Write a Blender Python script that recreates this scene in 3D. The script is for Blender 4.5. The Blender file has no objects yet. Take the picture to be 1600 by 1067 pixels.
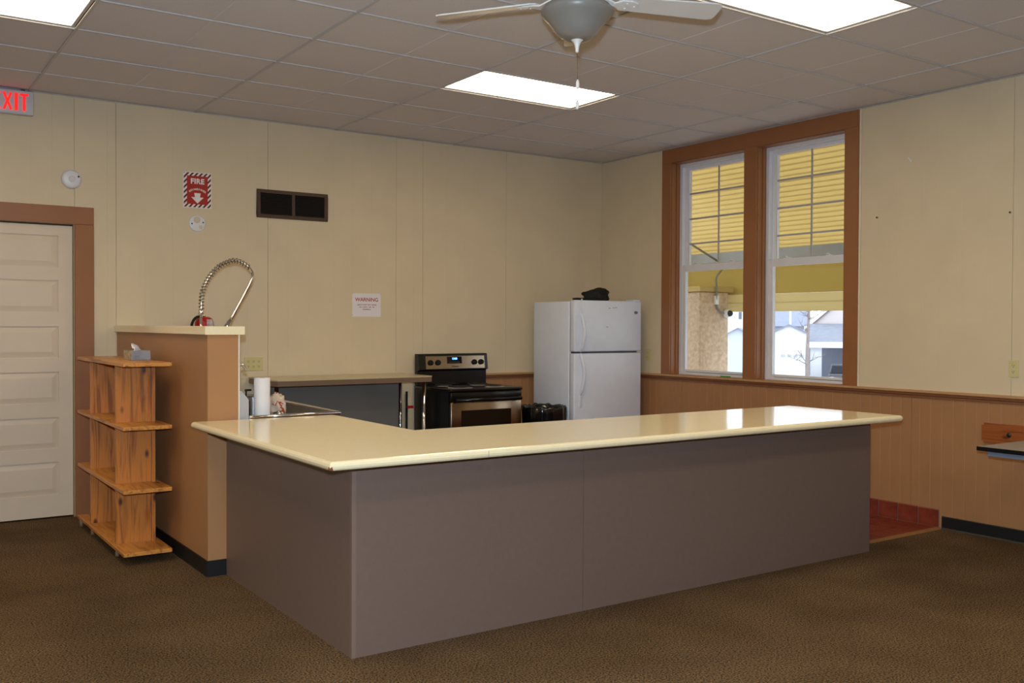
import bpy, bmesh, math, random
from mathutils import Vector, Matrix, noise
random.seed(7)
SC = bpy.context.scene
COL = SC.collection
FT = 0.3048
PI = math.pi

# ------------------------------------------------------------------ camera, world, lights, exposure
cd = bpy.data.cameras.new('camera')
cam = bpy.data.objects.new('camera', cd); COL.objects.link(cam)
cd.sensor_width = 36.0; cd.lens = 33.972; cd.clip_start = 0.05; cd.clip_end = 400
CP = Vector((-6.5782, -7.9540, 1.4743))
R_ = Vector((0.825717, -0.564069, 0.004171)); U_ = Vector((0.005930, 0.016074, 0.999853)); F_ = Vector((0.564053, 0.825571, -0.016617))
cam.matrix_world = Matrix(((R_.x, U_.x, -F_.x, CP.x), (R_.y, U_.y, -F_.y, CP.y), (R_.z, U_.z, -F_.z, CP.z), (0, 0, 0, 1)))
SC.camera = cam

world = bpy.data.worlds.new('world'); SC.world = world; world.use_nodes = True
wb = world.node_tree.nodes['Background']
wb.inputs[0].default_value = (0.86, 0.92, 1.0, 1); wb.inputs[1].default_value = 2.6       # even overcast sky

LAMP = 10.2            # radiance of the fluorescent panels
FLASH = 600.0         # hot-shoe flash above the lens
fl = bpy.data.lights.new('camera_flash', 'SPOT'); fl.energy = FLASH; fl.shadow_soft_size = 0.03; fl.color = (0.66, 0.83, 1.0)
fl.spot_size = math.radians(115); fl.spot_blend = 0.7
flo = bpy.data.objects.new('camera_flash', fl); COL.objects.link(flo)
flo.matrix_world = Matrix.Translation(U_ * 0.15 + F_ * 0.03 - R_ * 0.02) @ cam.matrix_world @ Matrix.Rotation(math.radians(4), 4, 'X')

vs = SC.view_settings
vs.view_transform = 'Standard'; vs.look = 'None'; vs.exposure = 0.1; vs.gamma = 1.0; vs.use_curve_mapping = False

# ------------------------------------------------------------------ materials
def lin(c):
    return tuple((v / 12.92 if v <= 0.04045 else ((v + 0.055) / 1.055) ** 2.4) for v in (c[0] / 255, c[1] / 255, c[2] / 255)) + (1,)
MATS = {}
def mat(name, rgb, rough=0.6, metal=0.0, spec=0.4, var=0.0, vscale=8.0, bump=0.0, bscale=200.0, coat=0.0, emit=None, estr=0.0, rgb2=None, detail=3.0):
    """principled material with noise-driven colour variation and fine bump"""
    if name in MATS: return MATS[name]
    m = bpy.data.materials.new(name); m.use_nodes = True; MATS[name] = m
    nt = m.node_tree; b = nt.nodes['Principled BSDF']; L = nt.links.new
    b.inputs['Roughness'].default_value = rough; b.inputs['Metallic'].default_value = metal
    b.inputs['Specular IOR Level'].default_value = spec; b.inputs['Coat Weight'].default_value = coat
    tc = nt.nodes.new('ShaderNodeTexCoord')
    nz = nt.nodes.new('ShaderNodeTexNoise'); nz.inputs['Scale'].default_value = vscale; nz.inputs['Detail'].default_value = detail
    L(tc.outputs['Object'], nz.inputs['Vector'])
    rp = nt.nodes.new('ShaderNodeValToRGB')
    c = lin(rgb)
    if rgb2 is None:
        lo = tuple(v * (1 - var) for v in c[:3]) + (1,); hi = tuple(min(1, v * (1 + var)) for v in c[:3]) + (1,)
    else: lo, hi = c, lin(rgb2)
    rp.color_ramp.elements[0].color = lo; rp.color_ramp.elements[1].color = hi
    rp.color_ramp.elements[0].position = 0.3; rp.color_ramp.elements[1].position = 0.7
    L(nz.outputs['Fac'], rp.inputs['Fac']); L(rp.outputs['Color'], b.inputs['Base Color'])
    if bump:
        n2 = nt.nodes.new('ShaderNodeTexNoise'); n2.inputs['Scale'].default_value = bscale; n2.inputs['Detail'].default_value = 2
        L(tc.outputs['Object'], n2.inputs['Vector'])
        bp = nt.nodes.new('ShaderNodeBump'); bp.inputs['Strength'].default_value = bump; bp.inputs['Distance'].default_value = 0.003
        L(n2.outputs['Fac'], bp.inputs['Height']); L(bp.outputs['Normal'], b.inputs['Normal'])
    if emit:
        b.inputs['Emission Color'].default_value = lin(emit); b.inputs['Emission Strength'].default_value = estr
    return m

def pine(name, dark, light, axis='Z', scale=1.0):
    m = bpy.data.materials.new(name); m.use_nodes = True; MATS[name] = m
    nt = m.node_tree; b = nt.nodes['Principled BSDF']; L = nt.links.new
    tc = nt.nodes.new('ShaderNodeTexCoord'); mp = nt.nodes.new('ShaderNodeMapping')
    s = [14 * scale] * 3; s['XYZ'.index(axis)] = 1.1 * scale
    mp.inputs['Scale'].default_value = s
    L(tc.outputs['Object'], mp.inputs['Vector'])
    n1 = nt.nodes.new('ShaderNodeTexNoise'); n1.inputs['Scale'].default_value = 1.6; n1.inputs['Detail'].default_value = 4; n1.inputs['Distortion'].default_value = 0.9
    L(mp.outputs[0], n1.inputs['Vector'])
    wv = nt.nodes.new('ShaderNodeMath'); wv.operation = 'MULTIPLY'; wv.inputs[1].default_value = 16
    L(n1.outputs['Fac'], wv.inputs[0])
    sn = nt.nodes.new('ShaderNodeMath'); sn.operation = 'SINE'; L(wv.outputs[0], sn.inputs[0])
    rp = nt.nodes.new('ShaderNodeValToRGB'); rp.color_ramp.elements[0].color = lin(dark); rp.color_ramp.elements[1].color = lin(light)
    mr = nt.nodes.new('ShaderNodeMapRange'); mr.inputs[1].default_value = -1.6; mr.inputs[2].default_value = 1.0
    L(sn.outputs[0], mr.inputs[0]); L(mr.outputs[0], rp.inputs['Fac'])
    # knots
    mk = nt.nodes.new('ShaderNodeMapping'); k = [9.0] * 3; k['XYZ'.index(axis)] = 4.5; mk.inputs['Scale'].default_value = k
    L(tc.outputs['Object'], mk.inputs['Vector'])
    vo = nt.nodes.new('ShaderNodeTexVoronoi'); vo.inputs['Scale'].default_value = 1.0; L(mk.outputs[0], vo.inputs['Vector'])
    kr = nt.nodes.new('ShaderNodeMapRange'); kr.inputs[1].default_value = 0.07; kr.inputs[2].default_value = 0.17
    L(vo.outputs['Distance'], kr.inputs[0])
    mx = nt.nodes.new('ShaderNodeMix'); mx.data_type = 'RGBA'
    L(kr.outputs[0], mx.inputs[0]); mx.inputs[6].default_value = lin((70, 34, 14)); L(rp.outputs['Color'], mx.inputs[7])
    L(mx.outputs[2], b.inputs['Base Color'])
    b.inputs['Roughness'].default_value = 0.42; b.inputs['Coat Weight'].default_value = 0.15
    return m

def glassmat():
    m = bpy.data.materials.new('window_glass'); m.use_nodes = True
    nt = m.node_tree; nt.nodes.clear(); L = nt.links.new
    o = nt.nodes.new('ShaderNodeOutputMaterial'); t = nt.nodes.new('ShaderNodeBsdfTransparent'); g = nt.nodes.new('ShaderNodeBsdfGlossy')
    g.inputs['Roughness'].default_value = 0.02; t.inputs[0].default_value = (0.93, 0.95, 0.95, 1)
    lw = nt.nodes.new('ShaderNodeLayerWeight'); lw.inputs[0].default_value = 0.5
    pw = nt.nodes.new('ShaderNodeMath'); pw.operation = 'POWER'; pw.inputs[1].default_value = 5.0; L(lw.outputs['Facing'], pw.inputs[0])
    f = nt.nodes.new('ShaderNodeMath'); f.operation = 'MULTIPLY_ADD'; f.inputs[1].default_value = 0.6; f.inputs[2].default_value = 0.03; L(pw.outputs[0], f.inputs[0])
    x = nt.nodes.new('ShaderNodeMixShader'); L(f.outputs[0], x.inputs[0]); L(t.outputs[0], x.inputs[1]); L(g.outputs[0], x.inputs[2]); L(x.outputs[0], o.inputs[0])
    return m
def translucent(name, rgb, fac):
    m = bpy.data.materials.new(name); m.use_nodes = True
    nt = m.node_tree; nt.nodes.clear(); L = nt.links.new
    o = nt.nodes.new('ShaderNodeOutputMaterial'); d = nt.nodes.new('ShaderNodeBsdfDiffuse'); t = nt.nodes.new('ShaderNodeBsdfTranslucent')
    tc = nt.nodes.new('ShaderNodeTexCoord'); nz = nt.nodes.new('ShaderNodeTexNoise'); nz.inputs['Scale'].default_value = 60
    L(tc.outputs['Object'], nz.inputs['Vector'])
    rp = nt.nodes.new('ShaderNodeValToRGB'); c = lin(rgb)
    rp.color_ramp.elements[0].color = tuple(v * .93 for v in c[:3]) + (1,); rp.color_ramp.elements[1].color = c
    L(nz.outputs['Fac'], rp.inputs['Fac'])
    for n in (d, t): L(rp.outputs['Color'], n.inputs[0])
    x = nt.nodes.new('ShaderNodeMixShader'); x.inputs[0].default_value = fac
    L(d.outputs[0], x.inputs[1]); L(t.outputs[0], x.inputs[2]); L(x.outputs[0], o.inputs[0])
    return m
def emitter(name, rgb, s, base=(0.8, 0.8, 0.8, 1)):
    m = bpy.data.materials.new(name); m.use_nodes = True
    nt = m.node_tree; b = nt.nodes['Principled BSDF']
    b.inputs['Base Color'].default_value = base
    tc = nt.nodes.new('ShaderNodeTexCoord'); nz = nt.nodes.new('ShaderNodeTexNoise'); nz.inputs['Scale'].default_value = 300
    nt.links.new(tc.outputs['Object'], nz.inputs['Vector'])
    rp = nt.nodes.new('ShaderNodeValToRGB'); c = lin(rgb)
    rp.color_ramp.elements[0].color = tuple(v * .95 for v in c[:3]) + (1,); rp.color_ramp.elements[1].color = c
    nt.links.new(nz.outputs['Fac'], rp.inputs['Fac']); nt.links.new(rp.outputs['Color'], b.inputs['Emission Color'])
    b.inputs['Emission Strength'].default_value = s
    return m

M_cream = mat('cream_wall_paint', (214, 197, 166), 0.55, var=0.03, vscale=3, bump=0.05, bscale=90)
M_tan = mat('tan_wainscot_paint', (166, 120, 80), 0.5, var=0.04, vscale=4, bump=0.05, bscale=90)
M_brown = mat('brown_trim_paint', (150, 98, 60), 0.4, var=0.04, vscale=6)
M_halfwall = mat('tan_half_wall_paint', (174, 128, 86), 0.42, var=0.03, vscale=4, bump=0.04, bscale=80)
M_ceil = mat('ceiling_tile', (214, 210, 212), 0.9, var=0.05, vscale=120, bump=0.35, bscale=160, detail=6)
M_grid = mat('ceiling_grid_white', (192, 188, 188), 0.45, var=0.02)
def carpet():
    m = mat('brown_carpet', (36, 26, 16), 0.95, spec=0.1, rgb2=(136, 110, 80), vscale=115, detail=3, bump=1.0, bscale=200)
    nt = m.node_tree; L = nt.links.new; b = nt.nodes['Principled BSDF']; rp = nt.nodes['Color Ramp']
    rp.color_ramp.elements[0].position = 0.34; rp.color_ramp.elements[1].position = 0.68
    tc = nt.nodes['Texture Coordinate']; n = nt.nodes.new('ShaderNodeTexNoise'); n.inputs['Scale'].default_value = 1.7; n.inputs['Detail'].default_value = 5
    L(tc.outputs['Object'], n.inputs['Vector'])
    r2 = nt.nodes.new('ShaderNodeValToRGB'); r2.color_ramp.elements[0].position = 0.36; r2.color_ramp.elements[1].position = 0.62
    r2.color_ramp.elements[0].color = (0.76, 0.74, 0.70, 1); r2.color_ramp.elements[1].color = (1.06, 1.06, 1.06, 1); L(n.outputs['Fac'], r2.inputs['Fac'])
    mx = nt.nodes.new('ShaderNodeMix'); mx.data_type = 'RGBA'; mx.blend_type = 'MULTIPLY'; mx.inputs[0].default_value = 1.0
    L(rp.outputs['Color'], mx.inputs[6]); L(r2.outputs['Color'], mx.inputs[7]); L(mx.outputs[2], b.inputs['Base Color'])
    return m
M_carpet = carpet()
M_black = mat('black_vinyl_base', (26, 26, 28), 0.45, var=0.1)
M_white = mat('white_vinyl', (222, 222, 226), 0.35, var=0.02)
M_door = mat('door_paint', (216, 199, 178), 0.45, var=0.02, vscale=5)
M_lam = mat('cream_laminate', (244, 230, 192), 0.12, spec=0.5, var=0.02, vscale=60)
M_mauve = mat('mauve_laminate', (117, 98, 89), 0.38, var=0.03, vscale=30, bump=0.05, bscale=300)
M_tile = mat('red_quarry_tile', (112, 44, 30), 0.4, rgb2=(136, 58, 40), vscale=14, bump=0.08, bscale=60)
M_grout = mat('grey_grout', (140, 122, 112), 0.9, var=0.08, vscale=40)
M_steel = mat('brushed_steel', (200, 200, 200), 0.28, metal=1.0, var=0.06, vscale=30)
M_chrome = mat('chrome', (225, 226, 230), 0.08, metal=1.0, var=0.02)
M_blk = mat('black_enamel', (14, 14, 15), 0.22, var=0.1)
M_blkmat = mat('black_matte', (18, 18, 19), 0.75, var=0.15, vscale=30)
M_bronze = mat('range_stainless', (160, 142, 120), 0.2, metal=1.0, var=0.04, vscale=20)
M_fridge = mat('white_fridge_enamel', (222, 228, 242), 0.38, var=0.02, bump=0.08, bscale=350)
M_glass = glassmat()

# ------------------------------------------------------------------ mesh helpers
ORG = {}
class MB:
    def __init__(s): s.v = []; s.f = []; s.sm = []
    def add(s, vs_, fs, smooth=False):
        o = len(s.v); s.v += [tuple(v) for v in vs_]
        for f in fs: s.f.append([i + o for i in f]); s.sm.append(smooth)
        return s
    def box(s, x0, x1, y0, y1, z0, z1):
        x0, x1 = min(x0, x1), max(x0, x1); y0, y1 = min(y0, y1), max(y0, y1); z0, z1 = min(z0, z1), max(z0, z1)
        return s.add([(x0, y0, z0), (x1, y0, z0), (x1, y1, z0), (x0, y1, z0), (x0, y0, z1), (x1, y0, z1), (x1, y1, z1), (x0, y1, z1)],
                     [(0, 3, 2, 1), (4, 5, 6, 7), (0, 1, 5, 4), (1, 2, 6, 5), (2, 3, 7, 6), (3, 0, 4, 7)])
    def rbox(s, x0, x1, y0, y1, z0, z1, r, seg=2):
        bm = bmesh.new(); bmesh.ops.create_cube(bm, size=1)
        for v in bm.verts: v.co = Vector(((x0 + x1) / 2 + v.co.x * (x1 - x0), (y0 + y1) / 2 + v.co.y * (y1 - y0), (z0 + z1) / 2 + v.co.z * (z1 - z0)))
        bmesh.ops.bevel(bm, geom=bm.edges[:], offset=r, segments=seg, profile=0.5, affect='EDGES')
        bm.verts.index_update()
        s.add([v.co[:] for v in bm.verts], [[v.index for v in f.verts] for f in bm.faces], seg > 1); bm.free(); return s
    def prism(s, poly, a, b, axis='z'):
        """poly: 2D outline (ccw) extruded from a to b; axis z: (x,y); y: (x,z); x: (y,z)"""
        n = len(poly)
        def P(p, t): return (p[0], p[1], t) if axis == 'z' else ((p[0], t, p[1]) if axis == 'y' else (t, p[0], p[1]))
        vs_ = [P(p, a) for p in poly] + [P(p, b) for p in poly]
        fs = [list(range(n))[::-1], list(range(n, 2 * n))] + [(i, (i + 1) % n, n + (i + 1) % n, n + i) for i in range(n)]
        return s.add(vs_, fs)
    def tube(s, path, r, seg=10, caps=True, closed=False):
        path = [Vector(p) for p in path]; n = len(path)
        rr = r if isinstance(r, (list, tuple)) else [r] * n
        t0 = (path[1] - path[0]).normalized(); up = Vector((0, 0, 1)) if abs(t0.z) < 0.9 else Vector((1, 0, 0))
        nrm = t0.cross(up).normalized(); vs_ = []
        for i, p in enumerate(path):
            a = path[max(i - 1, 0)]; b = path[min(i + 1, n - 1)]; t = (b - a).normalized()
            nrm = (nrm - t * nrm.dot(t)).normalized(); bn = t.cross(nrm)
            for k in range(seg):
                an = 2 * PI * k / seg; vs_.append(p + (nrm * math.cos(an) + bn * math.sin(an)) * rr[i])
        fs = [(i * seg + k, i * seg + (k + 1) % seg, (i + 1) * seg + (k + 1) % seg, (i + 1) * seg + k) for i in range(n - 1) for k in range(seg)]
        s.add(vs_, fs, True)
        if caps: s.add(vs_[:seg], [list(range(seg))[::-1]]); s.add(vs_[-seg:], [list(range(seg))])
        return s
    def cyl(s, p0, p1, r0, r1=None, seg=20): return s.tube([p0, p1], [r0, r0 if r1 is None else r1], seg)
    def lathe(s, prof, c=(0, 0, 0), seg=32, axis='z'):
        vs_ = []; n = len(prof)
        for (r, h) in prof:
            for k in range(seg):
                a = 2 * PI * k / seg; x, y = r * math.cos(a), r * math.sin(a)
                q = (x, y, h) if axis == 'z' else ((x, -h, y) if axis == 'y' else (-h, x, y))
                vs_.append((c[0] + q[0], c[1] + q[1], c[2] + q[2]))
        fs = [(i * seg + k, i * seg + (k + 1) % seg, (i + 1) * seg + (k + 1) % seg, (i + 1) * seg + k) for i in range(n - 1) for k in range(seg)]
        return s.add(vs_, fs, True)
    def text(s, body, size, fn, bold=0.0, ext=0.0008, spacing=1.0):
        cu = bpy.data.curves.new('tmp', 'FONT'); cu.body = body; cu.size = size; cu.align_x = 'CENTER'; cu.align_y = 'CENTER'
        cu.offset = bold; cu.extrude = ext; cu.space_character = spacing; cu.resolution_u = 4
        o = bpy.data.objects.new('tmp', cu); COL.objects.link(o)
        me = o.evaluated_get(bpy.context.evaluated_depsgraph_get()).to_mesh()
        s.add([fn(v.co) for v in me.vertices], [list(p.vertices) for p in me.polygons])
        bpy.data.objects.remove(o); bpy.data.curves.remove(cu); return s
    def build(s, name, m, parent=None, org=None, bevel=0.0, local=False, fix=True):
        o0 = Vector((0, 0, 0)) if local else Vector(org if org is not None else (ORG[parent.name] if parent else (0, 0, 0)))
        me = bpy.data.meshes.new(name); me.from_pydata([tuple(Vector(v) - o0) for v in s.v], [], s.f)
        for p, k in zip(me.polygons, s.sm): p.use_smooth = k
        if fix:
            bm = bmesh.new(); bm.from_mesh(me); bmesh.ops.remove_doubles(bm, verts=bm.verts, dist=1e-6); bmesh.ops.recalc_face_normals(bm, faces=bm.faces); bm.to_mesh(me); bm.free()
        me.materials.append(m)
        o = bpy.data.objects.new(name, me); COL.objects.link(o)
        if parent: o.parent = parent
        else: o.location = o0
        ORG[o.name] = o0 if not local else (ORG.get(parent.name, Vector((0, 0, 0))) if parent else Vector((0, 0, 0)))
        if bevel:
            bv = o.modifiers.new('bevel', 'BEVEL'); bv.width = bevel; bv.segments = 2; bv.limit_method = 'ANGLE'; bv.angle_limit = 0.6
        return o
def thing(name, label, cat, loc=(0, 0, 0), rotz=0.0, group=None):
    o = bpy.data.objects.new(name, None); COL.objects.link(o); o.location = loc; o.rotation_euler = (0, 0, rotz)
    o.empty_display_size = 0.05
    ORG[o.name] = Vector(loc); return tag(o, label, cat, group)
def tag(o, label, cat=None, group=None):
    o['label'] = label
    if cat: o['category'] = cat
    if group: o['group'] = group
    return o
def struct(o, label=None):
    o['kind'] = 'structure'
    if label: o['label'] = label
    return o
def share(src, name, parent, loc, rotz=0.0):
    """another object on the same mesh data"""
    o = bpy.data.objects.new(name, src.data); COL.objects.link(o); o.parent = parent; o.location = loc; o.rotation_euler = (0, 0, rotz)
    ORG[o.name] = ORG[parent.name]; return o
def copy_tree(o, parent=None):
    c = o.copy(); COL.objects.link(c); c.parent = parent
    for ch in list(o.children): copy_tree(ch, c)
    return c

H = 3.19                      # ceiling height
XL, YF = -12.8, -11.2          # far ends of the room behind / left of the camera

# ------------------------------------------------------------------ floor
fo = struct(MB().box(XL, 0, YF, 0, -0.12, 0.0).build('floor', M_carpet), 'worn brown carpet floor')
KX0, KY0 = -4.70, -3.92       # tiled kitchen area inside the counter
kf = MB().box(KX0, -0.001, KY0 + 0.03, -0.001, 0.0005, 0.006).build('tile_bed', M_grout, fo)
edge = MB().prism([(KY0, 0.0), (KY0 + 0.035, 0.0), (KY0 + 0.035, 0.013), (KY0 + 0.02, 0.013)], -1.06, -0.012, 'x').build('edge_strip', mat('tan_edge_strip', (150, 104, 62), 0.5, var=0.1, vscale=20), fo)
TS, TG = 0.1515, 0.010
tm = None; n_t = 0; rest = MB()
nx = int(-KX0 / (TS + TG)); ny = int(-(KY0 + 0.04) / (TS + TG))
for i in range(nx):
    for j in range(ny):
        x1 = -0.018 - i * (TS + TG); y0 = KY0 + 0.040 + j * (TS + TG)
        if i < 14 and j < 20:
            if tm is None:
                tm = MB().prism([(0, 0), (TS, 0), (TS, TS), (0, TS)], 0.0, 0.006)
                tm = tm.build('floor_tile', M_tile, fo, local=True, bevel=0); tm.location = (x1 - TS, y0, 0.004 + 0.0)
            else: share(tm, 'floor_tile', fo, (x1 - TS, y0, 0.004 + random.uniform(-.0006, .0006)))
        else: rest.box(x1 - TS, x1, y0, y0 + TS, 0.004, 0.010)
ro = rest.build('floor_tile_field', M_tile, fo, fix=False); ro['kind'] = 'stuff'

# ------------------------------------------------------------------ ceiling: 2x4 ft lay-in tiles in a T grid
ce = struct(MB().box(XL, 0, YF, 0, H + 0.14, H + 0.2).build('ceiling', mat('ceiling_deck', (120, 112, 104), 0.9, var=0.05)), 'grey suspended ceiling of scored rectangular tiles')
xs = [0.0, -2 * FT] + [-(2 + 4 * k) * FT for k in range(1, 14)]; xs = [x for x in xs if x > XL] + [XL]
ys = [-2 * FT * k for k in range(0, 40)]; ys = [y for y in ys if y > YF] + [YF]
LIGHTS = {}
for cx in (-10, -22, -34):
    for cy in (-8, -16, -24, -32): LIGHTS[(cx, cy)] = True
tiles = {}
def tile_mesh(w, d):
    m = MB(); t = 0.004; g = 0.0045
    if w > 0.9:   # scored across the middle so that it reads as two squares
        h = w / 2
        prof = [(t, 0), (h - g, 0), (h, 0.0035), (h + g, 0), (w - t, 0), (w - t, 0.016), (t, 0.016)]
    else: prof = [(t, 0), (w - t, 0), (w - t, 0.016), (t, 0.016)]
    return m.prism(prof, t, d - t, 'y')
for i in range(len(xs) - 1):
    for j in range(len(ys) - 1):
        a, b = xs[i + 1], xs[i]; c, d = ys[j + 1], ys[j]
        if (round(a / FT), round(c / FT)) in LIGHTS: continue
        key = (round(b - a, 3), round(d - c, 3))
        if key not in tiles:
            o = tile_mesh(*key).build('ceiling_tile', M_ceil, ce, local=True); o.location = (a, c, H + 0.0085); tiles[key] = o
        else: share(tiles[key], 'ceiling_tile', ce, (a, c, H + 0.0085 + random.uniform(-0.001, 0.001)))
def tbar(x0, x1, y0, y1): return MB().box(x0, x1, y0, y1, H, H + 0.009).build('grid_runner', M_grid, ce)
for x in xs[1:-1]: tbar(x - 0.008, x + 0.008, YF, 0)
ct = {}
for j in range(1, len(ys) - 1):
    for i in range(len(xs) - 1):
        w = round(xs[i] - xs[i + 1] - 0.016, 3)
        if w not in ct:
            ct[w] = MB().box(0, w, -0.008, 0.008, 0, 0.0075).build('cross_tee', M_grid, ce, local=True); ct[w].location = (xs[i + 1] + 0.008, ys[j], H + 0.0007)
        else: share(ct[w], 'cross_tee', ce, (xs[i + 1] + 0.008, ys[j], H + 0.0007))
MB().box(XL, 0, -0.018, 0, H, H + 0.004).box(-0.018, 0, YF, -0.018, H, H + 0.004).build('wall_angle', M_grid, ce)

# fluorescent troffers
M_diff = emitter('troffer_diffuser', (255, 231, 188), LAMP)
proto = None
names = {(-10, -8): 'fluorescent panel light in the ceiling, crossed by the pull chain of the fan',
         (-10, -16): 'fluorescent panel light cut by the top edge, right of the ceiling fan',
         (-22, -8): 'fluorescent panel light in the ceiling nearest the exit sign'}
for (cx, cy) in LIGHTS:
    x0, x1 = cx * FT, (cx + 4) * FT; y0, y1 = cy * FT, (cy + 2) * FT
    loc = ((x0 + x1) / 2, (y0 + y1) / 2, H + 0.0095)
    if proto is None:
        t = proto = thing('ceiling_light', '', 'light', loc, 0, 'fluorescent ceiling panels')
        hw, hd = 2 * FT - 0.013, FT - 0.013
        fr = MB()
        for (a, b, c, d) in ((-hw, hw, -hd, -hd + 0.018), (-hw, hw, hd - 0.018, hd), (-hw, -hw + 0.018, -hd + 0.018, hd - 0.018), (hw - 0.018, hw, -hd + 0.018, hd - 0.018)):
            fr.box(a, b, c, d, 0.0, 0.022)
        fr.build('frame', M_grid, t, local=True)
        MB().box(-hw, hw, -hd, hd, 0.024, 0.1).build('housing', M_grid, t, local=True)
        MB().box(-hw + 0.019, hw - 0.019, -hd + 0.019, hd - 0.019, 0.010, 0.016).build('diffuser', M_diff, t, local=True)
    else: t = copy_tree(proto); t.location = loc
    t['label'] = names.get((cx, cy), 'fluorescent ceiling panel out of view, %s row %s' % ({-8: 'first', -16: 'second', -24: 'third', -32: 'fourth'}[cy], {-10: 'on the window side', -22: 'on the door side', -34: 'nearest the left wall'}[cx]))

# ------------------------------------------------------------------ walls
def panel(axis, a, b, z0, z1, step, name, m, parent, face=0.0, seed=0, jit=0.0, th=0.012, gd=0.0035, gw=0.006):
    """grooved sheet of wall panelling; axis 'x' lies on the back wall (front towards -Y), 'y' on the right wall (front towards -X)"""
    rnd = random.Random(seed); g = 0.0012
    lo, hi = min(a, b) + g, max(a, b) - g
    pts = [(lo, 0.0)]; x = lo + step
    while x < hi - step * 0.35:
        xx = x + rnd.uniform(-jit, jit)
        pts += [(xx - gw / 2, 0.0), (xx, gd), (xx + gw / 2, 0.0)]; x += step
    pts += [(hi, 0.0)]
    vs_ = []
    for z in (z0, z1):
        for (u, d) in pts + [(hi, th), (lo, th)]:
            vs_.append((u, face + d, z) if axis == 'x' else (face + d, u, z))
    n = len(pts) + 2
    fs = [list(range(n))[::-1], list(range(n, 2 * n))] + [(i, (i + 1) % n, n + (i + 1) % n, n + i) for i in range(n)]
    return MB().add(vs_, fs).build(name, m, parent)

# back wall (Y = 0), with the door opening
DX0, DX1, DZ = -6.10, -5.176, 2.228
wbk = struct(MB().box(DX1, 0.25, 0.012, 0.16, -0.12, H + 0.14).box(XL, DX0, 0.012, 0.16, -0.12, H + 0.14).box(DX0, DX1, 0.012, 0.16, DZ, H + 0.14).build('wall_back', M_cream), 'cream panelled back wall with faint vertical grooves')
sd = 1
for (a, b, z0, z1) in ((0, -4 * FT, 1.006, H), (-4 * FT, -2.16, 1.006, H), (-2.16, -8 * FT, 0, H), (-8 * FT, -12 * FT, 0, H), (-12 * FT, -16 * FT, 0, H), (-16 * FT, DX1, 0, H), (DX1, DX0, DZ, H), (DX0, -24 * FT, 0, H), (-24 * FT, -28 * FT, 0, H), (-28 * FT, -32 * FT, 0, H), (-32 * FT, -36 * FT, 0, H), (-36 * FT, -40 * FT, 0, H), (-40 * FT, XL, 0, H)):
    panel('x', a, b, z0, z1, 0.203, 'wall_panel', M_cream, wbk, seed=sd, jit=0.05, gd=0.0010, gw=0.004); sd += 1
for (a, b) in ((0, -4 * FT), (-4 * FT, -2.16)):
    panel('x', a, b, 0, 0.952, 0.0885, 'wainscot_panel', M_tan, wbk, seed=sd, gd=0.002); sd += 1

MB().box(DX0 - 0.1, DX1 + 0.1, 0.161, 0.22, -0.12, DZ + 0.2).build('door_backing', M_cream, wbk)  # unseen slab added to stop light leaking in round the door
MB().box(DX0, DX1, 0.0, 0.16, -0.12, -0.001).build('threshold', M_carpet, wbk)

# right wall (X = 0), with the window opening
WY0, WY1, WZ = -0.945, -3.18, 1.0
wr = struct(MB().box(0.012, 0.22, WY0 - 0.11, 0.16, -0.12, H + 0.14).box(0.012, 0.22, YF, WY1 + 0.12, -0.12, H + 0.14).box(0.012, 0.22, WY1 + 0.12, WY0 - 0.11, -0.12, WZ).box(0.012, 0.22, WY1 + 0.12, WY0 - 0.11, 3.06, H + 0.14)
            .box(0.012, 0.22, -2.135, -2.004, WZ, 3.06).build('wall_right', M_cream), 'cream panelled window wall above tan wainscot')
for (a, b) in ((0, WY0), (-3.198, -4.41), (-4.41, -5.63), (-5.63, -6.85), (-6.85, -8.07), (-8.07, -9.29), (-9.29, YF)):
    panel('y', a, b, 1.006, H, 0.172, 'wall_panel', M_cream, wr, seed=sd, jit=0.05, gd=0.0010, gw=0.004); sd += 1
for k in range(10):
    a, b = -k * 4 * FT, max(-(k + 1) * 4 * FT, YF)
    if a > YF: panel('y', a, b, 0, 0.952, 0.0885, 'wainscot_panel', M_tan, wr, seed=sd, gd=0.002); sd += 1
MB().box(-0.004, 0.012, -3.197, -3.181, 1.006, H).build('edge_bead', mat('pale_bead', (232, 218, 192), 0.5, var=0.02), wr)
wl = struct(MB().box(XL - 0.15, XL, YF, 0.16, -0.12, H + 0.14).build('wall_left', M_cream), 'cream left wall of the hall')
wf = struct(MB().box(XL - 0.15, 0.22, YF - 0.15, YF, -0.12, H + 0.14).build('wall_front', M_cream), 'cream wall behind the camera')

# chair rails
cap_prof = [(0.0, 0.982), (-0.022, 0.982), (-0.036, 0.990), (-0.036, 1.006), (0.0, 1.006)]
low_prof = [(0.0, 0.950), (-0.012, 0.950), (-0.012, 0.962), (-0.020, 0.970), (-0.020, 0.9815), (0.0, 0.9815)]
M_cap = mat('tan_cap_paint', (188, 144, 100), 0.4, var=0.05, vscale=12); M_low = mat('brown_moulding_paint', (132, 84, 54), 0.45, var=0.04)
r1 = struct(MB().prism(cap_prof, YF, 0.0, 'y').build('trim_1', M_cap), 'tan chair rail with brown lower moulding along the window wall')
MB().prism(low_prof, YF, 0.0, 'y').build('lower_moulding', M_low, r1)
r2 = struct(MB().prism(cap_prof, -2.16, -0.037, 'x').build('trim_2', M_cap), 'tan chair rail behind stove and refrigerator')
MB().prism(low_prof, -2.16, -0.037, 'x').build('lower_moulding', M_low, r2)

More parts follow.
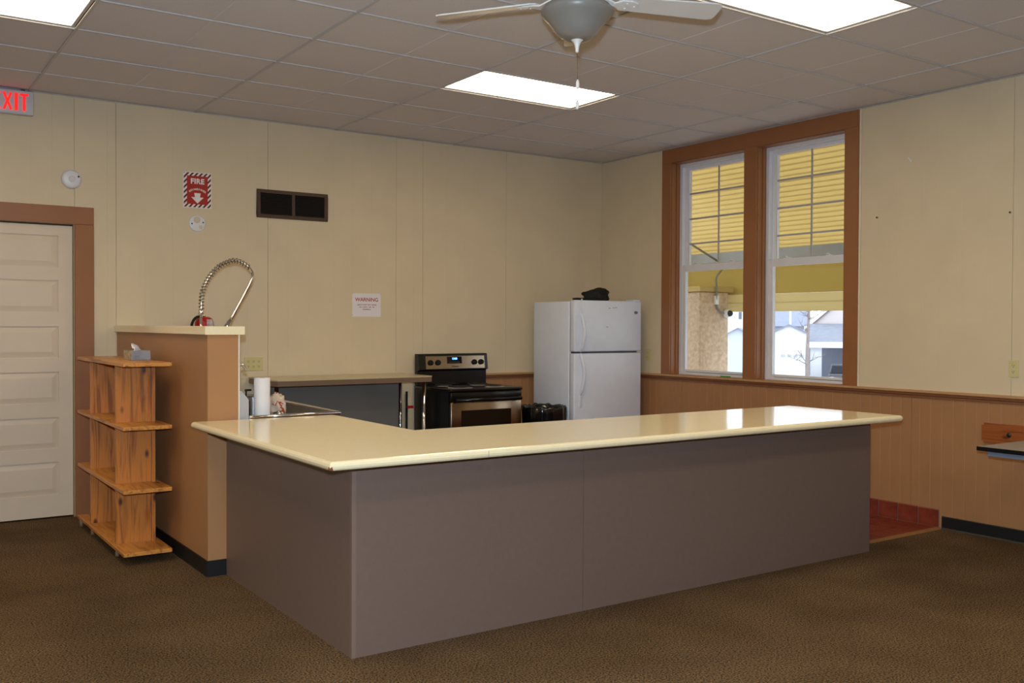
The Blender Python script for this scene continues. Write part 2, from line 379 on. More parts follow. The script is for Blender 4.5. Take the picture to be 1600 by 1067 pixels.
# window casing
tw = struct(MB().box(-0.018, 0.0, WY1, WY0, 3.055, H - 0.001).build('trim_3', M_brown, bevel=0.002), 'brown wooden casing around the pair of windows')
for (a, b, nm) in ((WY0, -1.062, 'side_casing'), (-1.998, -2.140, 'mullion_casing'), (-3.052, WY1, 'side_casing')):
    MB().box(-0.018, 0.0, b, a, 1.0065, 3.0545).build(nm, M_brown, tw, bevel=0.002)
for (a, b) in ((-1.062, -1.998), (-2.140, -3.052)):      # jambs of the two openings
    MB().box(0.0, 0.105, a - 0.006, a, 1.0065, 3.054).build('jamb', M_brown, tw); MB().box(0.0, 0.105, b, b + 0.006, 1.0065, 3.054).build('jamb', M_brown, tw)
    MB().box(0.0, 0.105, b + 0.006, a - 0.006, 3.048, 3.054).build('jamb', M_brown, tw)
    MB().box(0.055, 0.075, a - 0.018, a - 0.006, 1.007, 3.048).build('stop_bead', M_brown, tw)
MB().box(-0.034, 0.2, WY1 + 0.13, WY0 - 0.12, 0.9995, 1.0062).build('stool', M_tan, tw)

def window(nm, a, b, label):
    """double-hung vinyl window between y=a (far) and y=b (near)"""
    a -= 0.006; b += 0.006
    z0, z1 = 1.0064, 3.048; X0, X1 = 0.106, 0.19; fw = 0.034; zm = 2.035
    m = MB().box(X0, X1, a - fw, a, z0, z1).box(X0, X1, b, b + fw, z0, z1).box(X0, X1, b + fw, a - fw, z1 - fw, z1).box(X0, X1, b + fw, a - fw, z0, z0 + 0.022)
    w = struct(m.build(nm, M_white), label)
    ai, bi = a - fw, b + fw
    def sash(name, x0, x1, za, zb, side, top, bot):
        return MB().box(x0, x1, ai - side, ai, za, zb).box(x0, x1, bi, bi + side, za, zb).box(x0, x1, bi + side, ai - side, zb - top, zb).box(x0, x1, bi + side, ai - side, za, za + bot).build(name, M_white, w, bevel=0.002)
    up = sash('upper_sash', 0.152, 0.182, zm - 0.02, z1 - fw, 0.050, 0.030, 0.034)
    lo = sash('lower_sash', 0.114, 0.148, z0 + 0.022, zm + 0.03, 0.040, 0.062, 0.026)
    MB().box(0.166, 0.170, bi + 0.05, ai - 0.05, zm + 0.014, z1 - fw - 0.03).build('pane', M_glass, up)
    MB().box(0.129, 0.133, bi + 0.04, ai - 0.04, z0 + 0.048, zm - 0.032).build('pane', M_glass, lo)
    zb, zt = zm + 0.014, z1 - fw - 0.03; ya, yb = ai - 0.05, bi + 0.05
    gm = mat('grille_bars', (176, 172, 168), 0.5, var=0.03)
    for k in (1, 2, 3):
        z = (2.272, 2.512, 2.757)[k - 1]
        MB().box(0.156, 0.165, yb, ya, z - 0.008, z + 0.008).build('grille_bar', gm, up)
    ym = (ya + yb) / 2
    MB().box(0.157, 0.1645, ym - 0.008, ym + 0.008, zb, zt).build('grille_bar', gm, up)
    for fr in (0.25, 0.78):
        y = bi + (ai - bi) * fr
        MB().rbox(0.116, 0.146, y - 0.03, y + 0.03, zm + 0.03, zm + 0.038, 0.003).tube([(0.13, y - 0.012, zm + 0.038), (0.128, y + 0.01, zm + 0.048), (0.126, y + 0.03, zm + 0.046)], 0.005, 8).build('sash_lock', M_white, lo)
    MB().box(0.118, 0.1135, bi + 0.06, ai - 0.06, z0 + 0.0235, z0 + 0.028).build('sash_lift', mat('grey_gasket', (110, 112, 116), 0.6, var=0.05), lo)
    return w
window('window_1', -1.062, -1.998, 'white double-hung window nearer the refrigerator, grilles in the upper sash')
window('window_2', -2.140, -3.052, 'white double-hung window farther from the refrigerator, grilles in the upper sash')

# door with six stacked raised panels
d1 = struct(MB().box(DX0 + 0.004, DX1 - 0.010, 0.045, 0.075, 0.012, DZ - 0.012).build('door_1', M_door), 'off-white door with stacked horizontal panels')
rows = [(0.178, 0.431), (0.520, 0.765), (0.872, 1.109), (1.215, 1.452), (1.559, 1.800), (1.899, 2.138)]
rows = [(0.178, 0.425), (0.527, 0.765), (0.872, 1.109), (1.215, 1.452), (1.559, 1.800), (1.899, 2.138)]
pl0, pr0 = DX0 + 0.115, -5.285
MB().box(DX0 + 0.004, pl0, 0.032, 0.045, 0.012, DZ - 0.012).build('stile', M_door, d1); MB().box(pr0, DX1 - 0.010, 0.032, 0.045, 0.012, DZ - 0.012).build('stile', M_door, d1)
zz = [0.012] + [v for r in rows for v in r] + [DZ - 0.012]
for k in range(0, len(zz), 2): MB().box(pl0, pr0, 0.032, 0.045, zz[k], zz[k + 1]).build('cross_rail', M_door, d1)
for (z0, z1) in rows:
    m = MB(); i = 0.045; e = 0.004
    o = [(pl0 + e, z0 + e), (pr0 - e, z0 + e), (pr0 - e, z1 - e), (pl0 + e, z1 - e)]; q = [(pl0 + i, z0 + i), (pr0 - i, z0 + i), (pr0 - i, z1 - i), (pl0 + i, z1 - i)]
    m.add([(x, 0.0445, z) for x, z in o] + [(x, 0.0355, z) for x, z in q], [(0, 1, 5, 4), (1, 2, 6, 5), (2, 3, 7, 6), (3, 0, 4, 7), (4, 5, 6, 7), (3, 2, 1, 0)])
    m.build('raised_panel', M_door, d1)
td = struct(MB().box(DX0 - 0.132, -5.041, -0.02, 0.0, DZ + 0.001, 2.361).build('trim_4', M_brown, bevel=0.002), 'brown casing around the panelled door')
MB().box(DX1, -5.041, -0.02, 0.0, 0.0, DZ).build('side_casing', M_brown, td, bevel=0.002); MB().box(DX0 - 0.132, DX0, -0.02, 0.0, 0.0, DZ).build('side_casing', M_brown, td, bevel=0.002)
MB().box(DX1 - 0.008, DX1, 0.0, 0.15, 0.0, DZ).build('jamb', mat('olive_jamb', (160, 138, 98), 0.5, var=0.03), td)
MB().box(DX0, DX0 + 0.004, 0.0, 0.15, 0.0, DZ).build('jamb', MATS['olive_jamb'], td)

# vinyl baseboards and tiled kitchen skirting
bbp = [(0, 0), (-0.016, 0), (-0.008, 0.012), (-0.006, 0.088), (-0.003, 0.094), (0, 0.094)]
struct(MB().prism(bbp, YF, KY0 + 0.006, 'y').build('baseboard_right', M_black), 'black vinyl baseboard on the window wall')
struct(MB().prism([(x, z) for x, z in bbp], -5.039, -4.892, 'x').build('baseboard_back', M_black), 'black vinyl baseboard beside the door')
sk = struct(MB().box(-0.004, 0.0, KY0 + 0.028, -0.005, 0.0105, 0.138).build('trim_5', M_grout), 'red tile skirting on the window wall')
t0 = None; y = KY0 + 0.032
while y < -0.2:
    if t0 is None:
        t0 = MB().prism([(0, 0.012), (-0.010, 0.012), (-0.010, 0.132), (-0.006, 0.139), (0, 0.139)], 0, 0.158, 'y').build('skirting_tile', M_tile, sk, local=True); t0.location = (-0.004, y, 0)
    else: share(t0, 'skirting_tile', sk, (-0.004, y, 0))
    y += 0.1685

# half wall between shelf and sink
HX0, HX1, HY0 = -4.872, -4.692, -2.322
hw = struct(MB().box(HX0, HX1, HY0, -0.001, 0.0, 1.412).build('wall_half', M_halfwall), 'tan half-height partition wall with cream cap')
MB().prism([(HX0 - 0.022, -0.001), (HX0 - 0.022, HY0 - 0.028), (HX1 + 0.032, HY0 - 0.028), (HX1 + 0.032, -0.001)], 1.4125, 1.462, 'z').build('cap', M_lam, hw, bevel=0.003)
MB().box(HX1 + 0.0005, HX1 + 0.009, HY0 - 0.002, -0.002, 0.0, 1.412).build('kitchen_side_sheet', mat('white_sheet', (226, 220, 208), 0.4, var=0.02), hw)
MB().box(HX0 - 0.007, HX0, HY0 - 0.007, -0.002, 0.0, 0.094).box(HX0, HX1 - 0.07, HY0 - 0.007, HY0, 0.0, 0.094).build('vinyl_base', M_black, hw)

# ------------------------------------------------------------------ L-shaped counter
BX0, BX1, BY0 = -4.767, -1.066, -4.060
cb = thing('counter_base', 'mauve-grey laminate base of the L-shaped serving counter', 'counter', ((BX0 + BX1) / 2, BY0, 0))
BT = 0.872
MB().box(BX0 + 0.02, BX1 - 0.02, BY0 + 0.02, -3.46, 0.0, BT).box(BX0 + 0.02, -4.13, -3.46, HY0 - 0.012, 0.0, BT).build('carcass', mat('brown_carcass', (116, 68, 36), 0.45, var=0.05), cb)
MB().box(BX0 + 0.021, -3.4675, BY0 + 0.002, BY0 + 0.02, 0.0, BT).build('front_panel', M_mauve, cb)
MB().box(-3.4645, BX1 - 0.02, BY0 + 0.002, BY0 + 0.02, 0.0, BT).build('front_panel', M_mauve, cb)
MB().box(BX0 + 0.002, BX0 + 0.02, BY0 + 0.021, HY0 - 0.010, 0.0, BT).build('side_panel', M_mauve, cb)
MB().box(BX1 - 0.02, BX1, BY0 + 0.002, -3.46, 0.0, BT).build('end_panel', M_mauve, cb)
MB().box(BX0, BX0 + 0.0205, BY0, BY0 + 0.0205, 0.0, BT).build('corner_strip', mat('corner_strip', (126, 106, 96), 0.4, var=0.03), cb)
# worktop, bullnosed all round
WT, WB = 0.9125, 0.8735
outl = [(-4.972, -4.290), (-1.062, -4.290), (-1.062, -3.385), (-4.085, -3.385), (-4.085, -2.336), (-4.972, -2.336)]
def bullnose(poly, z0, z1, r, seg=6):
    m = MB(); n = len(poly); rings = []
    zc = (z0 + z1) / 2; h = (z1 - z0) / 2
    def inset(d):
        out = []
        for i in range(n):
            p, q, s_ = Vector(poly[i - 1]), Vector(poly[i]), Vector(poly[(i + 1) % n])
            e1 = (q - p).normalized(); e2 = (s_ - q).normalized()
            n1 = Vector((-e1.y, e1.x)); n2 = Vector((-e2.y, e2.x))
            k = (n1 + n2); k = k / max(k.dot(n1), 1e-6)
            out.append(q + k * d)
        return out
    for k in range(seg + 1):
        a = -PI / 2 + PI * k / seg
        d = r * (1 - math.cos(a)); ring = inset(d)
        rings.append([(v.x, v.y, zc + h * math.sin(a)) for v in ring])
    vs_ = [v for r_ in rings for v in r_]
    fs = [(i * n + k, i * n + (k + 1) % n, (i + 1) * n + (k + 1) % n, (i + 1) * n + k) for i in range(seg) for k in range(n)]
    m.add(vs_, fs, False); m.add(rings[0], [list(range(n))[::-1]]); m.add(rings[-1], [list(range(n))])
    return m
wt = thing('worktop', 'cream L-shaped laminate worktop with rounded edge on the serving counter', 'worktop', (-3.0, -4.0, WB))
bullnose(outl, WB, WT, 0.016).build('top_sheet', M_lam, wt)
chip = MB().add([(-4.9735, -4.2915, 0.880), (-4.957, -4.2915, 0.876), (-4.962, -4.2915, 0.893), (-4.9735, -4.276, 0.877), (-4.9735, -4.280, 0.892), (-4.966, -4.283, 0.900)],
                [(0, 1, 2), (0, 2, 5, 4), (0, 4, 3), (1, 3, 4, 5, 2), (0, 3, 1)])
tag(chip.build('edge_chip', mat('exposed_fibreboard', (120, 66, 44), 0.8, var=0.2, vscale=80), wt), 'reddish-brown chipped corner')
MB().box(-4.2, -4.199, -4.2906, -4.2895, 0.880, 0.906).build('edge_joint', mat('joint_line', (120, 100, 70), 0.6, var=0.05), wt)

# ------------------------------------------------------------------ pine shelf unit
SX0, SX1, SY0, SY1 = -5.226, -4.936, -1.812, -0.372
P_z = pine('pine_upright', (126, 64, 16), (196, 122, 46), 'Z'); P_y = pine('pine_board', (150, 86, 28), (214, 146, 66), 'Y')
sh = thing('shelf_unit', 'open pine shelf unit with knotty boards between door and partition', 'shelf', ((SX0 + SX1) / 2, (SY0 + SY1) / 2, 0))
for k, z in enumerate((0.055, 0.437, 0.824, 1.212)):
    c = 0.07 if k == 3 else 0.0
    poly = [(SX0, SY1), (SX0, SY0 + 0.004), (SX0 + 0.004, SY0), (SX1 - 0.004, SY0), (SX1, SY0 + 0.004), (SX1, SY1)]
    MB().prism(poly, z, z + 0.024, 'z').build('board', P_y, sh, bevel=0.003)
for (z0, z1) in ((0.0795, 0.4365), (0.4615, 0.8235), (0.8485, 1.2115)):
    MB().box(SX0 + 0.018, SX1 - 0.035, -1.520, -1.498, z0, z1).build('upright', P_z, sh)
    MB().box(SX0 + 0.018, SX1 - 0.035, -0.745, -0.723, z0, z1).build('upright', P_z, sh)
    MB().box(SX1 - 0.058, SX1 - 0.036, -1.545, -1.521, z0, z1).build('batten', P_z, sh)
    MB().box(SX1 - 0.056, SX1 - 0.038, -1.497, -0.746, z0, z1).build('back_board', P_z, sh)
for (x, y) in ((SX0 + 0.03, -1.50), (SX1 - 0.05, -1.50), (SX0 + 0.03, -0.74), (SX1 - 0.05, -0.74), (SX0 + 0.02, -0.40), (SX1 - 0.05, -0.40)):
    MB().cyl((x, y, 0.0), (x, y, 0.0545), 0.012, seg=12).build('foot', mat('clear_grey_foot', (150, 128, 104), 0.4, var=0.05), sh)
# tissue box
tb = thing('tissue_box', 'grey patterned tissue box with a white tissue, on top of the pine shelf', 'tissue box', (-5.0, -1.2, 1.2362), 0)
MB().rbox(-5.068, -4.948, -1.335, -1.115, 1.2364, 1.298, 0.002, 1).build('carton', mat('carton_blue_grey', (120, 126, 138), 0.6, rgb2=(150, 152, 158), vscale=18), tb)
MB().box(-5.0688, -5.0682, -1.333, -1.117, 1.238, 1.296).build('printed_side', mat('carton_floral', (150, 140, 112), 0.6, rgb2=(208, 198, 170), vscale=45), tb)
ti = MB(); nn = 10
for a in range(nn):
    for b in range(6):
        u = a / (nn - 1); v = b / 5
        ti.v.append((-5.05 + 0.07 * u + 0.012 * math.sin(7 * u + 3 * v), -1.30 + 0.10 * u + 0.03 * v + 0.01 * math.sin(9 * v), 1.297 + 0.05 * v * math.exp(-((u - 0.35) / 0.35) ** 2) + 0.006 * math.sin(11 * u) * v))
for a in range(nn - 1):
    for b in range(5): ti.f.append([a * 6 + b, (a + 1) * 6 + b, (a + 1) * 6 + b + 1, a * 6 + b + 1]); ti.sm.append(True)
to = ti.build('tissue', mat('tissue_paper', (240, 240, 242), 0.9, var=0.02), tb, fix=False)
so = to.modifiers.new('thick', 'SOLIDIFY'); so.thickness = 0.004

# ------------------------------------------------------------------ sink behind the half wall
sk_ = thing('commercial_sink', 'stainless steel sink with rolled rim behind the half wall', 'sink', (-4.36, -1.5, 0))
SA, SB, SC0, SC1, SZ = -4.682, -4.040, -2.310, -0.75, 0.918
MB().prism([(SA, 0.86), (SA, 1.075), (SA + 0.02, 1.075), (SA + 0.062, 1.025), (SA + 0.062, 0.86)], SC0 + 0.01, SC1, 'y').build('splash_back', mat('satin_steel', (186, 186, 190), 0.5, metal=0.35, var=0.03), sk_)
MB().tube([(SA + 0.064, SC0, SZ), (SB, SC0, SZ), (SB, SC1, SZ + 0.012), (SA + 0.064, SC1, SZ + 0.012)], 0.011, 12).build('rolled_rim', M_chrome, sk_)
bs = MB()
bs.box(SA + 0.064, SB - 0.004, SC0 + 0.006, SC0 + 0.012, 0.70, SZ).box(SB - 0.012, SB - 0.004, SC0 + 0.012, SC1, 0.62, SZ).box(SA + 0.064, SB - 0.012, SC1 - 0.008, SC1, 0.62, SZ)
bs.box(SA + 0.064, SB - 0.012, SC0 + 0.012, -1.78, 0.872, 0.880).box(SA + 0.064, SB - 0.012, -1.788, -1.78, 0.62, 0.872).box(SA + 0.064, SB - 0.012, -1.78, SC1 - 0.008, 0.62, 0.63)
bs.build('basin', M_steel, sk_)
for (x, y) in ((SA + 0.1, SC0 + 0.05), (SB - 0.05, SC0 + 0.05), (SA + 0.1, SC1 - 0.05), (SB - 0.05, SC1 - 0.05)):
    MB().cyl((x, y, 0.0101), (x, y, 0.63 if y > -1.7 else 0.87), 0.02, seg=14).build('leg', M_steel, sk_)
# pre-rinse spring faucet
PX = [(314.7, 486), (315.3, 463), (320, 447), (329, 431), (341, 418), (353, 411), (365, 407), (377.5, 410), (389.6, 418)]
def fx(px, py): return Vector((-4.593 + (px - 314) * 0.00453, -1.25, 1.467 + (508 - py) * 0.0045))
pf = thing('spring_faucet', 'tall chrome pre-rinse faucet with coiled spring neck above the sink', 'faucet', (-4.593, -1.25, 1.03))
MB().cyl((-4.619, -1.25, 1.05), (-4.60, -1.25, 1.05), 0.02).cyl((-4.593, -1.25, 1.03), (-4.593, -1.25, 1.575), 0.0085, seg=14).lathe([(0.0, 1.54), (0.017, 1.54), (0.017, 1.572), (0.0, 1.575)], (-4.593, -1.25, 0), 16).build('riser', M_chrome, pf)
def smooth_path(pts, n):
    out = []
    for i in range(len(pts) - 1):
        p0, p1, p2, p3 = pts[max(i - 1, 0)], pts[i], pts[i + 1], pts[min(i + 2, len(pts) - 1)]
        for k in range(n):
            t = k / n
            out.append(0.5 * ((2 * p1) + (p2 - p0) * t + (2 * p0 - 5 * p1 + 4 * p2 - p3) * t * t + (3 * p1 - p0 - 3 * p2 + p3) * t ** 3))
    return out + [pts[-1]]
arc = smooth_path([fx(*q) for q in PX], 6)
MB().tube(arc, 0.0085, 10).build('hose', M_chrome, pf)
hel = []; L_ = 0; turns = 26
tot = sum((arc[i + 1] - arc[i]).length for i in range(len(arc) - 1)); N = turns * 10
acc = [0]
for i in range(len(arc) - 1): acc.append(acc[-1] + (arc[i + 1] - arc[i]).length)
for k in range(N + 1):
    s = tot * k / N; i = max(j for j in range(len(acc)) if acc[j] <= s + 1e-9); i = min(i, len(arc) - 2)
    p = arc[i].lerp(arc[i + 1], (s - acc[i]) / max(acc[i + 1] - acc[i], 1e-9)); t = (arc[i + 1] - arc[i]).normalized()
    yv = Vector((0, 1, 0)); bn = t.cross(yv).normalized(); an = 2 * PI * k / 10
    hel.append(p + (yv * math.cos(an) + bn * math.sin(an)) * 0.0170)
MB().tube(hel, 0.0030, 6).build('spring', mat('dark_spring_steel', (150, 146, 138), 0.18, metal=1.0, var=0.05), pf)
dn = smooth_path([fx(*q) for q in ((389.6, 418), (394.5, 428), (391, 441), (377, 468), (360, 499))], 6)
MB().tube(dn, 0.0105, 12).build('drop_pipe', M_chrome, pf)
e0, e1 = fx(360, 499), fx(350, 514)
MB().cyl(e0, e1, 0.013, 0.019, 16).cyl(e1, e1 + (e1 - e0).normalized() * 0.05, 0.019, 0.022, 16).build('spray_valve', M_chrome, pf)
# wall tap whose spout sticks out past the partition
wtap = thing('wall_tap', 'small chrome tap spout sticking out past the partition near the outlets', 'tap', (-4.683, -2.16, 1.22))
MB().cyl((-4.6825, -2.16, 1.228), (-4.672, -2.16, 1.228), 0.02).build('flange', M_chrome, wtap)
MB().tube(smooth_path([Vector(q) for q in ((-4.672, -2.16, 1.228), (-4.625, -2.16, 1.230), (-4.605, -2.16, 1.222), (-4.592, -2.16, 1.200))], 5), 0.0085, 10).build('spout', M_chrome, wtap)
# paper towel roll, pump bottle, sponge bag, scrubber
pt = thing('paper_towel_roll', 'white paper towel roll standing on end at the near end of the sink', 'paper towel', (-4.508, -2.215, 0.8805))
MB().lathe([(0.018, 0.8806), (0.048, 0.8806), (0.0485, 0.884), (0.0485, 1.145), (0.048, 1.148), (0.018, 1.148), (0.018, 0.8806)], (-4.508, -2.215, 0), 32).build('paper', mat('paper_white', (232, 230, 232), 0.9, var=0.02, bump=0.2, bscale=120), pt)
MB().lathe([(0.0165, 0.8806), (0.0178, 0.8806), (0.0178, 1.1475), (0.0165, 1.1475), (0.0165, 0.8806)], (-4.508, -2.215, 0), 20).build('core', mat('card_core', (150, 116, 80), 0.9, var=0.05), pt)
pb = thing('pump_bottle', 'dark soap pump bottle between steel splash and paper towels', 'bottle', (-4.592, -2.17, 0.8805))
MB().lathe([(0, 0.8806), (0.022, 0.8806), (0.024, 0.886), (0.024, 1.00), (0.018, 1.02), (0.009, 1.03), (0, 1.03)], (-4.592, -2.17, 0), 20).build('body', mat('dark_bottle', (30, 30, 34), 0.2, var=0.1), pb)
MB().cyl((-4.592, -2.17, 1.03), (-4.592, -2.17, 1.066), 0.005).rbox(-4.60, -4.56, -2.178, -2.162, 1.066, 1.078, 0.003).build('pump', M_blk, pb)
def blob(c, r, sc, amp, fr, m, nm, parent=None, seed=0):
    bm = bmesh.new(); bmesh.ops.create_icosphere(bm, subdivisions=4, radius=1)
    for v in bm.verts:
        k = 1 + amp * noise.noise(v.co * fr + Vector((seed, 0, 0))) + amp * .5 * noise.noise(v.co * fr * 2.3 + Vector((0, seed, 0)))
        v.co = Vector((c[0] + v.co.x * k * r * sc[0], c[1] + v.co.y * k * r * sc[1], max(c[2] - r * sc[2] * 0.8, c[2] + v.co.z * k * r * sc[2])))
    bm.verts.index_update(); mb = MB(); mb.add([v.co[:] for v in bm.verts], [[v.index for v in f.verts] for f in bm.faces], True); bm.free()
    return mb
M_spb = mat('printed_plastic_bag', (206, 188, 168), 0.25, rgb2=(176, 60, 36), vscale=22)
MATS['printed_plastic_bag'].node_tree.nodes['Color Ramp'].color_ramp.elements[0].position = 0.57; MATS['printed_plastic_bag'].node_tree.nodes['Color Ramp'].color_ramp.elements[1].position = 0.60
tag(blob((-4.325, -1.98, 0.949), 0.062, (0.9, 1.1, 1.35), 0.25, 2.2, M_spb, '').build('sponge_bag', M_spb, org=(-4.325, -1.98, 0.8802)), 'crumpled clear bag with red print lying in the sink', 'bag')
tag(blob((-4.385, -2.17, 0.905), 0.036, (1.1, 1, 0.85), 0.35, 4, M_steel, '').build('steel_scrubber', mat('scrubber_steel', (210, 208, 204), 0.15, metal=1.0, rgb2=(90, 88, 86), vscale=60, bump=1.0, bscale=90), org=(-4.385, -2.17, 0.8802)), 'shiny steel scouring ball beside the paper towel roll', 'scrubber')

# ------------------------------------------------------------------ work table by the back wall
wk = thing('work_table', 'long laminate-topped work table with grey back panel along the back wall', 'table', (-3.1, -0.3, 0.0))
MB().prism([(-3.83, -0.013), (-3.83, -0.54), (-3.80, -0.60), (-2.402, -0.60), (-2.392, -0.59), (-2.392, -0.013)], 1.022, 1.032, 'z').build('top_sheet', mat('beige_laminate', (196, 180, 146), 0.25, var=0.03, vscale=50), wk)
MB().prism([(-3.828, -0.015), (-3.828, -0.539), (-3.799, -0.598), (-2.404, -0.598), (-2.394, -0.588), (-2.394, -0.015)], 0.980, 1.0215, 'z').build('core_board', mat('brown_edge_band', (118, 98, 80), 0.4, var=0.04), wk)
for (x, y) in ((-3.785, -0.54), (-2.445, -0.54), (-3.785, -0.07), (-2.430, -0.07)):
    MB().cyl((x, y, 0.0101), (x, y, 0.9795), 0.0165, seg=16).build('leg', M_chrome, wk)
MB().box(-3.76, -2.475, -0.125, -0.105, 0.10, 0.979).build('back_panel', mat('dark_grey_panel', (124, 121, 114), 0.5, var=0.05, vscale=4), wk)
gv = thing('gas_valve', 'small pipe valve with red handle between work table and stove', 'valve', (-2.338, -0.03, 0.0102))
MB().cyl((-2.345, -0.035, 0.0101), (-2.345, -0.035, 0.86), 0.011).cyl((-2.345, -0.035, 0.72), (-2.345, -0.075, 0.72), 0.013).build('pipe', M_blkmat, gv)
MB().rbox(-2.365, -2.30, -0.09, -0.076, 0.708, 0.732, 0.004).build('handle', mat('red_handle', (176, 30, 26), 0.4, var=0.05), gv)

# ------------------------------------------------------------------ electric range
ST0, ST1 = -2.262, -1.502
st = thing('electric_range', 'black electric coil range with stainless control panel and oven door', 'stove', ((ST0 + ST1) / 2, -0.36, 0.0102))
MB().box(ST0, ST1, -0.655, -0.03, 0.03, 0.885).build('body', M_blk, st)
for x in (ST0 + 0.05, ST1 - 0.05):
    for y in (-0.6, -0.08): MB().cyl((x, y, 0.0101), (x, y, 0.0299), 0.018, seg=12).build('foot', M_blkmat, st)
MB().rbox(ST0 - 0.004, ST1 + 0.004, -0.695, -0.029, 0.8855, 0.913, 0.008).build('cooktop', M_blk, st)
bg = MB().prism([(-0.031, 0.9135), (-0.085, 0.9135), (-0.085, 1.045), (-0.118, 1.058), (-0.100, 1.198), (-0.092, 1.206), (-0.031, 1.206)], ST0 + 0.002, ST1 - 0.002, 'x').build('backguard', M_blk, st, bevel=0.003)
def bgp(x, t, d=0.0):   # point on the sloping control face
    a = Vector((x, -0.118, 1.058)); b = Vector((x, -0.100, 1.198)); n_ = Vector((0, -0.992, -0.128)).normalized()
    return a.lerp(b, t) + n_ * d
def plate(x0, x1, t0, t1, d0, d1):
    q = [bgp(x0, t0, d0), bgp(x1, t0, d0), bgp(x1, t1, d0), bgp(x0, t1, d0), bgp(x0, t0, d1), bgp(x1, t0, d1), bgp(x1, t1, d1), bgp(x0, t1, d1)]
    return MB().add(q, [(0, 3, 2, 1), (4, 5, 6, 7), (0, 1, 5, 4), (1, 2, 6, 5), (2, 3, 7, 6), (3, 0, 4, 7)])
cp = plate(ST0 + 0.075, ST1 - 0.040, 0.06, 0.90, 0.0004, 0.003).build('control_panel', M_bronze, st)
xm = (ST0 + ST1) / 2
dp = plate(xm - 0.075, xm + 0.085, 0.40, 0.86, 0.0034, 0.006).build('display', mat('display_glass', (12, 12, 14), 0.1, var=0.1), cp)
xdir, updir = Vector((1, 0, 0)), (bgp(0, 1) - bgp(0, 0)).normalized()
def on_bg(xc, t, d): return lambda co: bgp(xc, t, d) + xdir * co.x + updir * co.y - Vector((0, 1, 0)) * co.z
MB().text('12:08', 0.026, on_bg(xm + 0.005, 0.72, 0.0068), 0.0008).build('clock_digits', emitter('blue_digits', (40, 110, 255), 6.0), cp)
for k in range(6):
    plate(xm - 0.05 + k * 0.019, xm - 0.040 + k * 0.019, 0.47, 0.50, 0.0062, 0.0068).build('button_mark', mat('teal_mark', (70, 110, 110), 0.4, var=0.05), cp)
MB().text('Whirlpool', 0.017, on_bg(xm + 0.01, 0.20, 0.0036), 0.0002).build('maker_name', mat('name_print', (60, 52, 44), 0.5, var=0.05), cp)
for xk in (ST0 + 0.125, ST0 + 0.205, ST1 - 0.155, ST1 - 0.080):
    c0, c1 = bgp(xk, 0.48, 0.003), bgp(xk, 0.48, 0.024)
    kb = MB().cyl(c0, c1, 0.026, 0.022, 20).build('knob', M_blkmat, st)
    a_ = bgp(xk, 0.48, 0.0245)
    MB().tube([a_ - updir * 0.018 + xdir * 0.004, a_ + updir * 0.018 - xdir * 0.004], 0.005, 8).build('grip', M_blk, kb)
for (x, y, r) in ((ST0 + 0.20, -0.51, 0.10), (ST1 - 0.19, -0.51, 0.078), (ST0 + 0.20, -0.23, 0.078), (ST1 - 0.19, -0.23, 0.10)):
    MB().lathe([(r + 0.02, 0.9132), (r + 0.016, 0.918), (r + 0.006, 0.9165), (r * 0.6, 0.9135)], (x, y, 0), 32).build('drip_bowl', M_chrome, st)
    sp = []
    for k in range(130):
        a = 2 * PI * 4.5 * k / 129; rr = 0.015 + (r - 0.015) * k / 129
        sp.append((x + rr * math.cos(a), y + rr * math.sin(a), 0.9235))
    MB().tube(sp, 0.0045, 6).build('coil', mat('coil_black', (30, 28, 27), 0.5, var=0.1), st)
od = MB().rbox(ST0 + 0.006, ST1 - 0.006, -0.690, -0.656, 0.235, 0.795, 0.006).build('oven_door', M_bronze, st)
MB().rbox(ST0 + 0.002, ST1 - 0.002, -0.692, -0.656, 0.797, 0.884, 0.010).build('top_band', M_blk, st)
MB().rbox(ST0 + 0.11, ST1 - 0.12, -0.6935, -0.688, 0.34, 0.722, 0.002, 1).build('oven_window', mat('oven_glass', (24, 18, 14), 0.08, var=0.1), od)
MB().tube([(ST0 + 0.03, -0.725, 0.815), (ST1 - 0.03, -0.725, 0.815)], 0.017, 14).cyl((ST0 + 0.05, -0.69, 0.815), (ST0 + 0.05, -0.725, 0.815), 0.012).cyl((ST1 - 0.05, -0.69, 0.815), (ST1 - 0.05, -0.725, 0.815), 0.012).build('handle', M_blk, od)
MB().rbox(ST0 + 0.006, ST1 - 0.006, -0.688, -0.656, 0.045, 0.228, 0.006).build('drawer', M_bronze, st)

# ------------------------------------------------------------------ refrigerator
RX0, RX1, RYF, RYB = -0.972, -0.130, -0.785, -0.13
rf = thing('refrigerator', 'white top-freezer refrigerator in the corner beside the window', 'refrigerator', ((RX0 + RX1) / 2, -0.45, 0.0102))
MB().rbox(RX0, RX1, RYF + 0.085, RYB, 0.04, 1.705, 0.008).build('cabinet', M_fridge, rf)
for x in (RX0 + 0.06, RX1 - 0.06):
    for y in (RYF + 0.16, RYB - 0.06): MB().cyl((x, y, 0.0101), (x, y, 0.0398), 0.02, seg=12).build('foot', M_blkmat, rf)
fz = MB().rbox(RX0 + 0.002, RX1 - 0.002, RYF, RYF + 0.068, 1.228, 1.716, 0.012, 3).build('freezer_door', M_fridge, rf)
fd = MB().rbox(RX0 + 0.002, RX1 - 0.002, RYF, RYF + 0.068, 0.10, 1.212, 0.012, 3).build('fridge_door', M_fridge, rf)
M_gask = mat('door_gasket', (150, 150, 154), 0.6, var=0.03)
